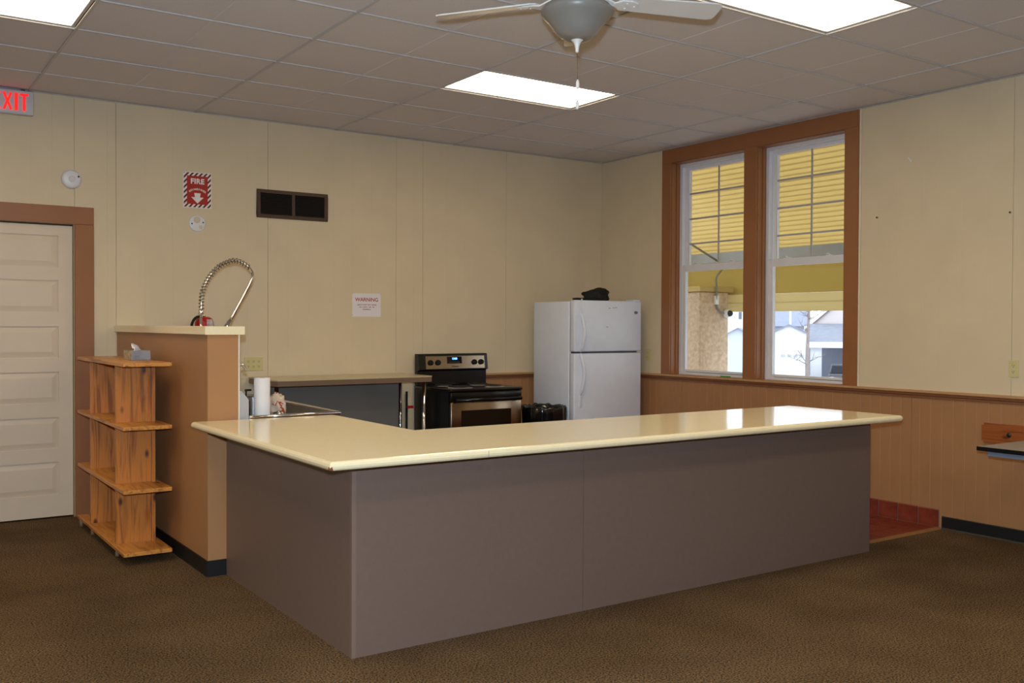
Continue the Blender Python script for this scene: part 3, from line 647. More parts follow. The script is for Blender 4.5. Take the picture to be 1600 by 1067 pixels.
MB().box(RX0 + 0.014, RX1 - 0.014, RYF + 0.0685, RYF + 0.0845, 1.236, 1.70).build('gasket', M_gask, rf); MB().box(RX0 + 0.014, RX1 - 0.014, RYF + 0.0685, RYF + 0.0845, 0.105, 1.205).build('gasket', M_gask, rf)
MB().box(RX0 + 0.014, RX1 - 0.016, RYF + 0.010, RYF + 0.066, 1.2125, 1.2275).build('door_gap', mat('gap_dark', (60, 64, 84), 0.6, var=0.05), rf)
hx = RX0 + 0.075
def handle(z0, z1, flip):
    pts = [Vector((hx, RYF + 0.004, z0)), Vector((hx, RYF - 0.028, z0 + (z1 - z0) * 0.12)), Vector((hx + 0.012, RYF - 0.048, (z0 + z1) / 2)), Vector((hx, RYF - 0.028, z0 + (z1 - z0) * 0.88)), Vector((hx, RYF + 0.004, z1))]
    return MB().tube(smooth_path(pts, 6), 0.016, 12)
handle(1.235, 1.585, 0).build('handle', M_fridge, fz); handle(0.825, 1.205, 1).build('handle', M_fridge, fd)
MB().rbox(hx - 0.016, hx + 0.016, RYF - 0.008, RYF + 0.002, 1.57, 1.705, 0.004).build('handle_trim', M_fridge, fz); MB().rbox(hx - 0.016, hx + 0.016, RYF - 0.008, RYF + 0.002, 0.70, 0.84, 0.004).build('handle_trim', M_fridge, fd)
bd = MB().lathe([(0.0, 0.0), (0.024, 0.0), (0.024, 0.002), (0.0, 0.003)], (0, 0, 0), 28, 'y').build('badge', mat('badge_grey', (120, 124, 132), 0.3, var=0.1), fz, local=True)
bd.location = (RX1 - 0.075 - ORG[rf.name].x, RYF - 0.0005 - ORG[rf.name].y, 1.605 - ORG[rf.name].z); bd.scale = (1, 1, 0.6)
for (x, z) in ((RX0 + 0.47, 1.645), (RX0 + 0.50, 1.648), (RX0 + 0.42, 1.640), (RX0 + 0.39, 1.46)):
    MB().rbox(x, x + 0.022, RYF - 0.0012, RYF + 0.001, z, z + 0.006, 0.0005, 1).build('scuff_mark', mat('scuff_grey', (150, 150, 156), 0.6, var=0.1), fz)
MB().rbox(RX1 - 0.10, RX1 - 0.01, RYF + 0.01, RYF + 0.12, 1.7165, 1.730, 0.004).build('hinge_cover', M_fridge, rf)
MB().rbox(RX1 - 0.055, RX1 - 0.004, RYF - 0.002, RYF + 0.03, 1.2125, 1.2275, 0.002, 1).build('hinge', mat('hinge_cream', (206, 196, 168), 0.5, var=0.03), rf)
# bag and small box on top
bgm = blob((-0.50, -0.52, 1.775), 0.1, (1.55, 1.0, 0.85), 0.22, 1.7, M_blkmat, '', seed=3)
for i, v in enumerate(bgm.v):
    x, y, z = v; s = (x + 0.50) / 0.155
    if z > 1.76: z = 1.76 + (z - 1.76) * (0.75 + 0.45 * max(0, s))
    bgm.v[i] = (x, y, max(z, 1.706))
tag(bgm.build('black_bag', M_blkmat, org=(-0.50, -0.52, 1.705)), 'lumpy black cloth bag lying on top of the refrigerator', 'bag')
cm = thing('small_device', 'small flat black device with white button on the refrigerator top', 'device', (-0.74, -0.56, 1.705))
MB().rbox(-0.80, -0.68, -0.61, -0.53, 1.7055, 1.745, 0.006).box(-0.84, -0.80, -0.60, -0.56, 1.7055, 1.712).build('case', M_blk, cm)
MB().cyl((-0.745, -0.612, 1.728), (-0.745, -0.609, 1.728), 0.009).build('button', M_white, cm)

# trash can with black liner
tr = thing('trash_can', 'round trash can lined with a shiny black bag between stove and refrigerator', 'trash can', (-1.225, -0.66, 0.0102))
MB().lathe([(0, 0.0104), (0.15, 0.0104), (0.19, 0.69), (0.185, 0.69), (0.147, 0.02), (0, 0.02)], (-1.225, -0.66, 0), 36).build('bin', mat('grey_bin', (70, 70, 72), 0.5, var=0.05), tr)
ln = MB(); NS = 72
rings = [(0.165, 0.45), (0.178, 0.62), (0.186, 0.71), (0.198, 0.728), (0.206, 0.71), (0.207, 0.66), (0.204, 0.60), (0.203, 0.54), (0.206, 0.50)]
for i, (r, z) in enumerate(rings):
    for k in range(NS):
        a = 2 * PI * k / NS
        w = noise.noise(Vector((math.cos(a) * 5, math.sin(a) * 5, i * 0.45))) ; w2 = noise.noise(Vector((math.cos(a) * 14, math.sin(a) * 14, i * 0.8 + 9)))
        rr = r + (max(0, 0.006 + 0.014 * w + 0.008 * w2) if i >= 3 else -0.004); ln.v.append((-1.225 + rr * math.cos(a), -0.66 + rr * math.sin(a), z + (0.012 * w + 0.008 * w2)))
for i in range(len(rings) - 1):
    for k in range(NS): ln.f.append([i * NS + k, i * NS + (k + 1) % NS, (i + 1) * NS + (k + 1) % NS, (i + 1) * NS + k]); ln.sm.append(True)
ln.build('liner', mat('black_plastic_film', (10, 10, 11), 0.16, spec=0.6, var=0.1), tr)

# ------------------------------------------------------------------ things on the back wall
# exit sign
es = thing('exit_sign', 'lit exit sign with red letters high on the wall at the left edge', 'sign', (-5.62, 0.0, 3.0))
MB().rbox(-5.775, -5.458, -0.055, -0.0005, 3.004, 3.182, 0.012).build('housing', mat('sign_housing', (206, 200, 204), 0.5, var=0.02), es)
EM = emitter('exit_red', (255, 24, 16), 1.15, (0.35, 0.01, 0.01, 1))
def lt(polys, x0, w, h=0.128, z0=3.030):
    m = MB()
    for p in polys: m.prism([(x0 + a * w, z0 + b * h) for a, b in p], -0.0575, -0.0545, 'y')
    return m
S = 0.30
LE = [[(0, 0), (.34, 0), (.34, 1), (0, 1)], [(.34, 0), (1, 0), (1, .14), (.34, .14)], [(.34, .43), (.95, .43), (.95, .57), (.34, .57)], [(.34, .86), (1, .86), (1, 1), (.34, 1)]]
LX = [[(0, 0), (.3, 0), (.5, .36), (.7, 0), (1, 0), (.66, .5), (1, 1), (.7, 1), (.5, .64), (.3, 1), (0, 1), (.34, .5)]]
LI = [[(.0, 0), (1, 0), (1, 1), (0, 1)]]
LT = [[(.33, 0), (.67, 0), (.67, .86), (.33, .86)], [(0, .86), (1, .86), (1, 1), (0, 1)]]
for nm, pol, x0, w in (('letter', LE, -5.735, 0.055), ('letter', LX, -5.667, 0.066), ('letter', LI, -5.589, 0.024), ('letter', LT, -5.553, 0.056)):
    lt(pol, x0, w).build(nm, EM, es)
MB().rbox(-5.545, -5.515, -0.04, -0.02, 3.182, 3.1895, 0.002, 1).build('clip', M_blk, es)
# smoke detector
sd_ = thing('smoke_detector', 'round white smoke detector on the wall above the door', 'detector', (-5.199, 0, 2.567))
MB().lathe([(0.0, 0.0005), (0.070, 0.0005), (0.072, 0.012), (0.066, 0.026), (0.052, 0.034), (0.0, 0.036)], (-5.199, 0, 2.567), 40, 'y').build('cover', M_white, sd_)
MB().lathe([(0.0, 0.034), (0.024, 0.0345), (0.023, 0.0365), (0.0, 0.037)], (-5.199, 0, 2.567), 28, 'y').build('test_button', mat('detector_grey', (214, 214, 216), 0.5, var=0.02), sd_)
MB().lathe([(0.0, 0.02), (0.007, 0.02), (0.007, 0.0365), (0.0, 0.037)], (-5.152, 0, 2.588), 14, 'y').build('sensor_port', M_blkmat, sd_)
# fire extinguisher sign
fs = thing('fire_sign', 'red fire extinguisher sign with striped border and down arrow', 'sign', (-4.25, 0, 2.42))
FX0, FX1, FZ0, FZ1 = -4.366, -4.136, 2.417, 2.708
M_red = mat('sign_red', (168, 38, 26), 0.4, var=0.04); M_dred = mat('sign_dark_red', (96, 22, 22), 0.4, var=0.05); M_sw = mat('sign_white', (236, 228, 224), 0.4, var=0.02)
MB().rbox(FX0, FX1, -0.004, -0.0004, FZ0, FZ1, 0.0016, 1).build('plate', M_sw, fs)
def clip_poly(poly, x0, x1, z0, z1):
    def cl(p, f, inter):
        out = []
        for i in range(len(p)):
            a, b = p[i - 1], p[i]
            if f(b):
                if not f(a): out.append(inter(a, b))
                out.append(b)
            elif f(a): out.append(inter(a, b))
        return out
    def ix(v): return lambda a, b: (v, a[1] + (b[1] - a[1]) * (v - a[0]) / (b[0] - a[0]))
    def iz(v): return lambda a, b: (a[0] + (b[0] - a[0]) * (v - a[1]) / (b[1] - a[1]), v)
    for f, it in ((lambda p: p[0] >= x0, ix(x0)), (lambda p: p[0] <= x1, ix(x1)), (lambda p: p[1] >= z0, iz(z0)), (lambda p: p[1] <= z1, iz(z1))):
        poly = cl(poly, f, it)
        if len(poly) < 3: return []
    return poly
e, wdt = 0.006, 0.031
stripes = []
for (a, b, c, d) in ((FX0 + e, FX1 - e, FZ1 - wdt, FZ1 - e), (FX0 + e, FX1 - e, FZ0 + e, FZ0 + wdt), (FX0 + e, FX0 + wdt, FZ0 + wdt, FZ1 - wdt), (FX1 - wdt, FX1 - e, FZ0 + wdt, FZ1 - wdt)):
    for k in range(-10, 22):
        s0 = FX0 + k * 0.037; sl = 0.9
        q = clip_poly([(s0, FZ0), (s0 + 0.018, FZ0), (s0 + 0.018 + 0.291 * sl, FZ1), (s0 + 0.291 * sl, FZ1)], a, b, c, d)
        if len(q) >= 3: stripes.append(MB().prism(q, -0.0046, -0.0038, 'y'))
sm_ = MB()
for q in stripes: sm_.add(q.v, q.f)
sm_.build('stripe_border', M_dred, fs)
MB().box(FX0 + wdt, FX1 - wdt, -0.0046, -0.0038, FZ0 + wdt, FZ1 - wdt).build('red_field', M_red, fs)
fcx = (FX0 + FX1) / 2
def onback(xc, zc, y): return lambda co: (xc + co.x, y - co.z, zc + co.y)
MB().text('FIRE', 0.058, onback(fcx, 2.632, -0.0052), 0.0022, 0.0005, 1.06).build('word', M_sw, fs)
wm = MB()
for i, chh in enumerate('EXTINGUISHER'):
    a = (i - 5.5) * 0.115; rr = 0.105
    def f_(co, a=a, rr=rr):
        x, z = co.x, co.y + rr
        return (fcx + x * math.cos(a) + z * math.sin(a), -0.0052 - co.z, 2.570 - rr + (-x * math.sin(a) + z * math.cos(a)))
    wm.text(chh, 0.020, f_, 0.0006, 0.0005)
wm.build('word', M_sw, fs)
az_ = 2.455
MB().prism([(fcx, az_), (fcx + 0.050, az_ + 0.050), (fcx + 0.020, az_ + 0.050), (fcx + 0.026, az_ + 0.084), (fcx - 0.026, az_ + 0.084), (fcx - 0.020, az_ + 0.050), (fcx - 0.050, az_ + 0.050)], -0.0056, -0.0047, 'y').build('arrow', M_sw, fs)
# round blanking plate
rp_ = thing('cover_plate', 'round white blanking plate with two screws under the fire sign', 'cover plate', (-4.252, 0, 2.293))
MB().lathe([(0.0, 0.0005), (0.066, 0.0005), (0.067, 0.004), (0.062, 0.008), (0.0, 0.009)], (-4.252, 0, 2.293), 40, 'y').build('disc', M_white, rp_)
for (dx, dz) in ((-0.044, -0.004), (0.046, 0.010)): MB().lathe([(0, 0.0085), (0.006, 0.0085), (0.005, 0.0105), (0, 0.011)], (-4.252 + dx, 0, 2.293 + dz), 12, 'y').build('screw', M_blkmat, rp_)
for (dx, dz, r) in ((-0.004, 0.028, 0.026), (0.026, -0.028, 0.014)): MB().lathe([(0, 0.0088), (r, 0.0088), (r * 0.9, 0.0102), (0, 0.0104)], (-4.252 + dx, 0, 2.293 + dz), 20, 'y').build('paint_patch', M_cream, rp_)
# return-air grille
vg = thing('air_vent', 'dark brown return-air grille in two sections on the back wall', 'vent', (-3.437, 0, 2.38))
VX0, VX1, VZ0, VZ1 = -3.757, -3.118, 2.377, 2.617
M_vent = mat('dark_brown_metal', (62, 40, 26), 0.4, var=0.08); M_vd = mat('vent_dark', (24, 16, 12), 0.7, var=0.1)
MB().box(VX0, VX1, -0.014, -0.0005, VZ0, VZ0 + 0.03).box(VX0, VX1, -0.014, -0.0005, VZ1 - 0.03, VZ1).box(VX0, VX0 + 0.032, -0.014, -0.0005, VZ0 + 0.03, VZ1 - 0.03).box(VX1 - 0.032, VX1, -0.014, -0.0005, VZ0 + 0.03, VZ1 - 0.03).box(-3.447, -3.419, -0.013, -0.0005, VZ0 + 0.03, VZ1 - 0.03).build('frame', M_vent, vg, bevel=0.002)
MB().box(VX0 + 0.03, VX1 - 0.03, -0.002, -0.0004, VZ0 + 0.03, VZ1 - 0.03).build('backing', M_vd, vg)
for (a, b) in ((VX0 + 0.033, -3.448), (-3.418, VX1 - 0.033)):
    m = MB(); z = VZ0 + 0.036
    while z < VZ1 - 0.04:
        m.prism([(-0.0025, z + 0.009), (-0.0025, z + 0.011), (-0.012, z + 0.002), (-0.012, z)], a, b, 'x'); z += 0.0125
    lo_ = m.build('louvers', M_vd, vg); lo_['kind'] = 'stuff'
# warning sign
ws = thing('warning_sign', 'small white warning sign with red heading on the back wall', 'sign', (-2.737, 0, 1.545))
MB().rbox(-2.880, -2.596, -0.004, -0.0005, 1.546, 1.757, 0.0015, 1).build('sheet', mat('paper_sign', (226, 220, 224), 0.5, var=0.02), ws)
MB().text('WARNING', 0.047, onback(-2.737, 1.700, -0.0046), 0.0006, 0.0004).build('heading', mat('heading_red', (150, 30, 34), 0.5, var=0.05), ws)
M_fp = mat('faint_print', (150, 104, 108), 0.6, var=0.1)
for zc, words in ((1.655, (0.045, 0.04, 0.034, 0.046)), (1.634, (0.026, 0.05, 0.03, 0.02)), (1.613, (0.082,))):
    tot_ = sum(words) + 0.008 * (len(words) - 1); x = -2.735 - tot_ / 2; m = MB()
    for w in words:
        xx = x
        while xx < x + w - 0.004:
            m.box(xx, xx + 0.0042, -0.0046, -0.0041, zc - 0.004 - random.choice((0, 0, .002)), zc + 0.004 + random.choice((0, 0.002))); xx += 0.0066
        x += w + 0.008
    m.build('print_line', M_fp, ws)
for (x, z) in ((-2.878, 1.754), (-2.598, 1.752), (-2.877, 1.562)): MB().lathe([(0, 0.0042), (0.004, 0.0042), (0.003, 0.007), (0, 0.008)], (x, 0, z), 10, 'y').build('pin', M_chrome, ws)
# outlets
M_out = mat('ivory_outlet', (204, 192, 140), 0.4, var=0.02); M_slot = mat('outlet_slot', (60, 54, 36), 0.6, var=0.05)
def outlet_parts(o, gangs, axis):
    w = 0.070 + 0.046 * (gangs - 1)
    def bx(a, b, d0, d1, z0, z1): return MB().box(a, b, -d1, -d0, z0, z1) if axis == 'x' else MB().box(-d1, -d0, a, b, z0, z1)
    bx(-w / 2, w / 2, 0.0005, 0.006, -0.058, 0.058).build('plate', M_out, o, local=True, bevel=0.003)
    for g in range(gangs):
        c = (g - (gangs - 1) / 2) * 0.046
        for zc in (-0.021, 0.021):
            r = bx(c - 0.014, c + 0.014, 0.0055, 0.0075, zc - 0.013, zc + 0.013).build('receptacle', M_out, o, local=True, bevel=0.002)
            m = MB()
            for (dx, z0, z1, hw) in ((-0.006, -0.001, 0.008, .0014), (0.006, -0.001, 0.007, .0014), (0.0, -0.009, -0.004, .0025)):
                q = bx(c + dx - hw, c + dx + hw, 0.0074, 0.0079, zc + z0, zc + z1); m.add(q.v, q.f)
            m.build('slots', M_slot, r, local=True)
outlet_parts(thing('wall_outlet', 'ivory three-gang outlet plate on the back wall beside the partition', 'outlet', (-3.783, 0, 1.141), 0, 'wall outlets'), 3, 'x')
outlet_parts(thing('wall_outlet', 'ivory duplex outlet on the window wall above the pine board', 'outlet', (0, -4.427, 1.190), 0, 'wall outlets'), 1, 'y')
outlet_parts(thing('wall_outlet', 'ivory duplex outlet between refrigerator and window', 'outlet', (0, -0.744, 1.188), 0, 'wall outlets'), 1, 'y')
# fire extinguisher on the back wall, its top showing over the partition
fe = thing('fire_extinguisher', 'red fire extinguisher with black hose, its top showing above the partition', 'extinguisher', (-4.235, -0.10, 1.03))
MB().lathe([(0, 1.03), (0.066, 1.032), (0.074, 1.05), (0.074, 1.488), (0.066, 1.515), (0.044, 1.530), (0.018, 1.535), (0, 1.535)], (-4.225, -0.10, 0), 32).build('cylinder', mat('extinguisher_red', (172, 28, 22), 0.25, var=0.04), fe)
lb_ = MB()
for k in range(13):
    a = -1.60 + 1.7 * k / 12
    for z, r in ((1.20, 0.0746), (1.488, 0.0746), (1.514, 0.0672)): lb_.v.append((-4.225 + r * math.cos(a), -0.10 + r * math.sin(a), z))
for k in range(12):
    for j in range(2): lb_.f.append([k * 3 + j, (k + 1) * 3 + j, (k + 1) * 3 + j + 1, k * 3 + j + 1]); lb_.sm.append(True)
lb_.build('label', mat('label_print', (216, 206, 206), 0.5, rgb2=(150, 120, 128), vscale=30), fe)
MB().cyl((-4.225, -0.10, 1.535), (-4.225, -0.10, 1.545), 0.012).rbox(-4.285, -4.22, -0.112, -0.088, 1.537, 1.546, 0.003).build('valve', M_chrome, fe)
MB().tube(smooth_path([Vector(q) for q in ((-4.262, -0.13, 1.535), (-4.298, -0.13, 1.528), (-4.325, -0.13, 1.495), (-4.335, -0.13, 1.44), (-4.32, -0.13, 1.30), (-4.30, -0.13, 1.16))], 6), 0.0105, 10).build('hose', M_blkmat, fe)
MB().box(-4.26, -4.19, -0.03, -0.0005, 1.25, 1.30).build('bracket', M_steel, fe)

# ------------------------------------------------------------------ right wall: board, table, small marks
wbd = thing('wall_board', 'horizontal pine board bolted to the tan wainscot above the table', 'board', (0, -4.9, 0.668))
MB().prism([(-5.7, 0.668), (-4.232, 0.668), (-4.232, 0.680), (-4.216, 0.682), (-4.216, 0.792), (-4.232, 0.794), (-4.232, 0.808), (-5.7, 0.808)], -0.024, -0.0005, 'x').build('plank', pine('pine_wall_board', (112, 54, 22), (156, 84, 38), 'Y'), wbd, bevel=0.003)
for y in (-4.413, -5.3): MB().lathe([(0.008, 0.0242), (0.016, 0.0242), (0.016, 0.027), (0.0, 0.028)], (0, y, 0.735), 20, 'x').build('bolt', mat('dark_bolt', (60, 56, 54), 0.4, metal=0.6, var=0.05), wbd)
ft = thing('folding_table', 'grey-topped folding table with black edge at the right edge, by the window wall', 'table', (-0.47, -5.55, 0))
TX0, TX1, TY0, TY1 = -0.845, -0.085, -6.45, -4.655
MB().box(TX0 + 0.004, TX1 - 0.004, TY0 + 0.004, TY1 - 0.004, 0.727, 0.7405).build('top_sheet', mat('grey_laminate', (150, 146, 142), 0.3, var=0.03, vscale=80), ft)
MB().box(TX0, TX1, TY0, TY0 + 0.004, 0.715, 0.740).box(TX0, TX1, TY1 - 0.004, TY1, 0.715, 0.740).box(TX0, TX0 + 0.004, TY0 + 0.004, TY1 - 0.004, 0.715, 0.740).box(TX1 - 0.004, TX1, TY0 + 0.004, TY1 - 0.004, 0.715, 0.740).box(TX0 + 0.004, TX1 - 0.004, TY0 + 0.004, TY1 - 0.004, 0.715, 0.7265).build('edge_band', M_blk, ft)
M_ap = mat('blue_grey_steel', (126, 134, 150), 0.4, var=0.03)
AX0, AX1, AY0, AY1 = TX0 + 0.045, TX1 - 0.045, TY0 + 0.05, TY1 - 0.045
MB().box(AX0, AX1, AY0, AY0 + 0.015, 0.682, 0.7148).box(AX0, AX1, AY1 - 0.015, AY1, 0.682, 0.7148).box(AX0, AX0 + 0.015, AY0 + 0.015, AY1 - 0.015, 0.682, 0.7148).box(AX1 - 0.015, AX1, AY0 + 0.015, AY1 - 0.015, 0.682, 0.7148).build('apron', M_ap, ft)
for y in (TY0 + 0.28, TY1 - 0.30):
    for x in (TX0 + 0.10, TX1 - 0.10): MB().cyl((x, y, 0.012), (x, y, 0.7147), 0.013, seg=14).cyl((x, y, 0.0005), (x, y, 0.014), 0.018, seg=14).build('leg', mat('dark_brown_leg', (70, 58, 48), 0.35, metal=0.5, var=0.05), ft)
    MB().cyl((TX0 + 0.10, y, 0.30), (TX1 - 0.10, y, 0.30), 0.009, seg=10).build('crossbar', MATS['dark_brown_leg'], ft)
for (y, z, lab) in ((-3.352, 2.322, 'small dark nail in the cream wall close to the window casing'), (-4.395, 2.264, 'small dark nail in the cream wall near the right edge')):
    tag(MB().lathe([(0, 0.001), (0.003, 0.001), (0.003, 0.016), (0.0075, 0.0165), (0.007, 0.019), (0, 0.0195)], (0, y, z), 12, 'x').build('nail', mat('nail_dark', (90, 66, 46), 0.4, metal=0.5, var=0.05), org=(0, y, z)), lab, 'nail', 'nails in the window wall')
cl_ = thing('wall_clip', 'tiny white torn clip stuck high on the cream wall right of the window', 'clip', (0, -3.617, 2.732))
MB().prism([(-3.640, 2.716), (-3.632, 2.714), (-3.606, 2.748), (-3.612, 2.752)], -0.006, -0.0005, 'x').build('strip', M_white, cl_)
# green thing on the window stool
gm = MB(); poly = []
for k in range(24):
    a = 2 * PI * k / 24; poly.append((0.052 + 0.016 * math.sin(a), -1.745 + 0.062 * math.cos(a) * (1 + 0.25 * math.cos(a))))
tag(gm.prism(poly, 1.0066, 1.018, 'z').build('green_scraper', mat('green_plastic', (60, 142, 40), 0.35, var=0.05), org=(0.052, -1.745, 1.0066), bevel=0.003), 'bright green flat plastic piece lying on the window stool', 'scraper')

# ------------------------------------------------------------------ ceiling fan
FC = Vector((-3.966, -4.623, H)); AWAY = math.radians(90 - 38.2)
fan = thing('ceiling_fan', 'white five-blade ceiling fan with frosted glass bowl light and pull chains', 'fan', FC)
M_fan = mat('fan_white', (226, 222, 216), 0.35, var=0.02)
def fl_(prof, nm, m, seg=40, parent=None): return MB().lathe([(r, z - H) for r, z in prof], (0, 0, 0), seg).build(nm, m, parent or fan, local=True)
fl_([(0, 3.1885), (0.065, 3.1885), (0.07, 3.16), (0.04, 3.115), (0.014, 3.10), (0, 3.10)], 'canopy', M_fan)
fl_([(0, 3.105), (0.012, 3.105), (0.012, 3.03), (0, 3.03)], 'downrod', M_fan, 16)
fl_([(0, 3.04), (0.05, 3.038), (0.115, 3.015), (0.14, 2.975), (0.142, 2.94), (0.12, 2.915), (0.08, 2.905), (0, 2.905)], 'motor', M_fan)
fl_([(0, 2.905), (0.075, 2.905), (0.085, 2.89), (0.115, 2.878), (0.115, 2.868), (0, 2.868)], 'light_kit', M_fan)
fl_([(0.105, 2.866), (0.142, 2.860), (0.158, 2.842), (0.157, 2.828), (0.145, 2.812), (0.125, 2.792), (0.108, 2.770), (0.095, 2.752), (0.076, 2.732), (0.05, 2.719), (0.02, 2.714), (0, 2.713)], 'glass_bowl', mat('frosted_bowl', (136, 130, 122), 0.35, rgb2=(124, 120, 114), vscale=6, spec=0.5), 48)
fl_([(0, 2.728), (0.034, 2.726), (0.030, 2.718), (0.016, 2.706), (0.011, 2.694), (0.009, 2.684), (0.0075, 2.676), (0.007, 2.664), (0.0, 2.660)], 'finial', M_fan, 24)
blade = None; iron = None
for k in range(5):
    a = AWAY + math.radians(72) * k
    if blade is None:
        r0, r1 = 0.205, 0.665; w0, w1 = 0.052, 0.068; m = MB(); ol = [(r0, -w0), (r1 - 0.03, -w1), (r1 - 0.009, -w1 + 0.009), (r1, -w1 + 0.03), (r1, w1 - 0.03), (r1 - 0.009, w1 - 0.009), (r1 - 0.03, w1), (r0, w0), (r0 - 0.02, w0 * 0.5), (r0 - 0.02, -w0 * 0.5)]
        m.prism(ol, -0.003, 0.003, 'z')
        tl = math.radians(-12); m.v = [(x, y * math.cos(tl) - z * math.sin(tl), y * math.sin(tl) + z * math.cos(tl) - 0.298) for x, y, z in m.v]
        blade = m.build('blade', M_fan, fan, local=True)
        q = MB(); q.prism([(0.10, -0.016), (0.17, -0.014), (0.20, -0.034), (0.245, -0.036), (0.275, -0.02), (0.282, 0.0), (0.275, 0.02), (0.245, 0.036), (0.20, 0.034), (0.17, 0.014), (0.10, 0.016)], -0.010, -0.0035, 'z')
        q.v = [(x, y * math.cos(tl) - z * math.sin(tl), y * math.sin(tl) + z * math.cos(tl) - 0.298 + max(0, 0.17 - x) * 0.35) for x, y, z in q.v]
        for (sx, sy) in ((0.225, -0.02), (0.225, 0.02), (0.262, 0)): q.cyl((sx, sy * math.cos(tl), -0.298 + sy * math.sin(tl) - 0.014), (sx, sy * math.cos(tl), -0.298 + sy * math.sin(tl) - 0.009), 0.005, seg=10)
        iron = q.build('blade_iron', M_fan, fan, local=True, bevel=0.002); blade.rotation_euler = iron.rotation_euler = (0, 0, a)
    else: share(blade, 'blade', fan, (0, 0, 0), a); o = iron.copy(); COL.objects.link(o); o.parent = fan; o.rotation_euler = (0, 0, a)
M_chain = mat('brass_chain', (150, 128, 96), 0.3, metal=0.8, var=0.1)
for (dx, dy, zt, ze) in ((0.0015, -0.003, 2.662, 2.545), (0.006, 0.004, 2.664, 2.458)):
    m = MB(); z = zt
    while z > ze: m.lathe([(0, -0.0016), (0.0016, 0), (0, 0.0016)], (dx, dy, z - H), 6); z -= 0.0042
    m.cyl((dx, dy, zt - H), (dx, dy, ze - H), 0.0006, seg=5)
    ch = m.build('pull_chain', M_chain, fan, local=True)
    MB().lathe([(0, 0), (0.004, -0.001), (0.0075, -0.012), (0.0078, -0.032), (0.005, -0.040), (0, -0.041)], (dx, dy, ze - H), 16).build('fob', M_fan, ch, local=True)

# ------------------------------------------------------------------ outside: awning, pier, yard, houses
M_aw = translucent('yellow_awning', (234, 216, 162), 0.52); M_val = translucent('shaded_awning_fabric', (196, 172, 96), 0.22); M_trimf = translucent('pale_yellow_trim', (228, 214, 168), 0.40)  # valance is the same yellow fabric, its shade put into the colour
M_tube = mat('grey_tube', (150, 150, 146), 0.5, metal=0.3, var=0.05)
aw = thing('awning', 'yellow slatted awning with hanging valance outside the windows', 'awning', (0.24, -1.5, 3.4))
AXA, AZA, AXB, AZB, AYA, AYB = 0.24, 3.60, 1.75, 2.325, -4.6, 1.25
NSL = 30; dx_, dz_ = (AXB - AXA) / NSL, (AZB - AZA) / NSL
s0_ = None
for k in range(NSL):
    if s0_ is None:
        nrm = Vector((-dz_, 0, dx_)).normalized()
        a0, b0 = Vector((0, 0, 0)), Vector((dx_ * 1.24, 0, dz_ * 1.24)) - nrm * 0.010
        m = MB(); q = [a0, b0, b0 + nrm * 0.003, a0 + nrm * 0.003]
        m.prism([(v.x, v.z) for v in q], AYA, AYB, 'y'); s0_ = m.build('awning_slat', M_aw, aw, local=True); s0_.location = (0, 1.5, AZA - 3.4)
    else: share(s0_, 'awning_slat', aw, (k * dx_, 1.5, AZA - 3.4 + k * dz_))
MB().box(AXB - 0.012, AXB + 0.035, AYA, AYB, 2.215, 2.336).build('front_tube', M_tube, aw)
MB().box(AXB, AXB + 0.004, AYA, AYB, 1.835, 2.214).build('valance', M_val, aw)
MB().box(AXB - 0.004, AXB + 0.008, AYA, AYB, 1.640, 1.834).box(AXB - 0.008, AXB - 0.0045, AYA, AYB, 1.735, 1.742).build('valance_trim', M_trimf, aw)
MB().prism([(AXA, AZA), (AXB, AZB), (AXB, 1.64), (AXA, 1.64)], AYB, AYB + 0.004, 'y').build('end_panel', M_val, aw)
MB().tube([(0.30, 0.21, 2.93), (1.725, -0.024, 2.232)], 0.013, 8).build('brace', M_tube, aw)
M_stucco = mat('stucco', (206, 180, 152), 0.9, rgb2=(172, 148, 124), vscale=30, bump=1.0, bscale=45)
pr = thing('stucco_pier', 'rough beige stucco pier outside the window nearer the refrigerator', 'pier', (1.43, 0.35, -0.4))
MB().rbox(1.20, 1.655, -0.27, 1.0, -0.4, 1.86, 0.02).build('shaft', M_stucco, pr)
MB().box(1.18, 1.72, -0.285, 1.03, 1.861, 1.92).build('cap', mat('pier_cap', (176, 150, 90), 0.8, var=0.05), pr)
sc_ = thing('security_camera', 'white dome security camera with grey cable on the stucco pier', 'camera', (1.60, -0.27, 1.62))
MB().lathe([(0, 0.0005), (0.05, 0.0005), (0.05, 0.03), (0.042, 0.06), (0.0, 0.062)], (1.60, -0.27, 1.62), 24, 'y').build('base', M_white, sc_)
MB().lathe([(0.036, 0.06), (0.032, 0.08), (0.018, 0.095), (0, 0.098)], (1.605, -0.27, 1.62), 24, 'y').build('dome', M_blk, sc_)
MB().tube(smooth_path([Vector(q) for q in ((1.57, -0.29, 1.62), (1.49, -0.295, 1.64), (1.43, -0.295, 1.72), (1.41, -0.315, 1.90), (1.40, -0.32, 2.02), (1.50, -0.32, 2.12))], 6), 0.011, 8).build('cable', mat('grey_cable', (120, 116, 110), 0.6, var=0.05), sc_)
MB().rbox(1.405, 1.455, -0.31, -0.2706, 1.72, 1.82, 0.004).build('junction_box', M_white, sc_)

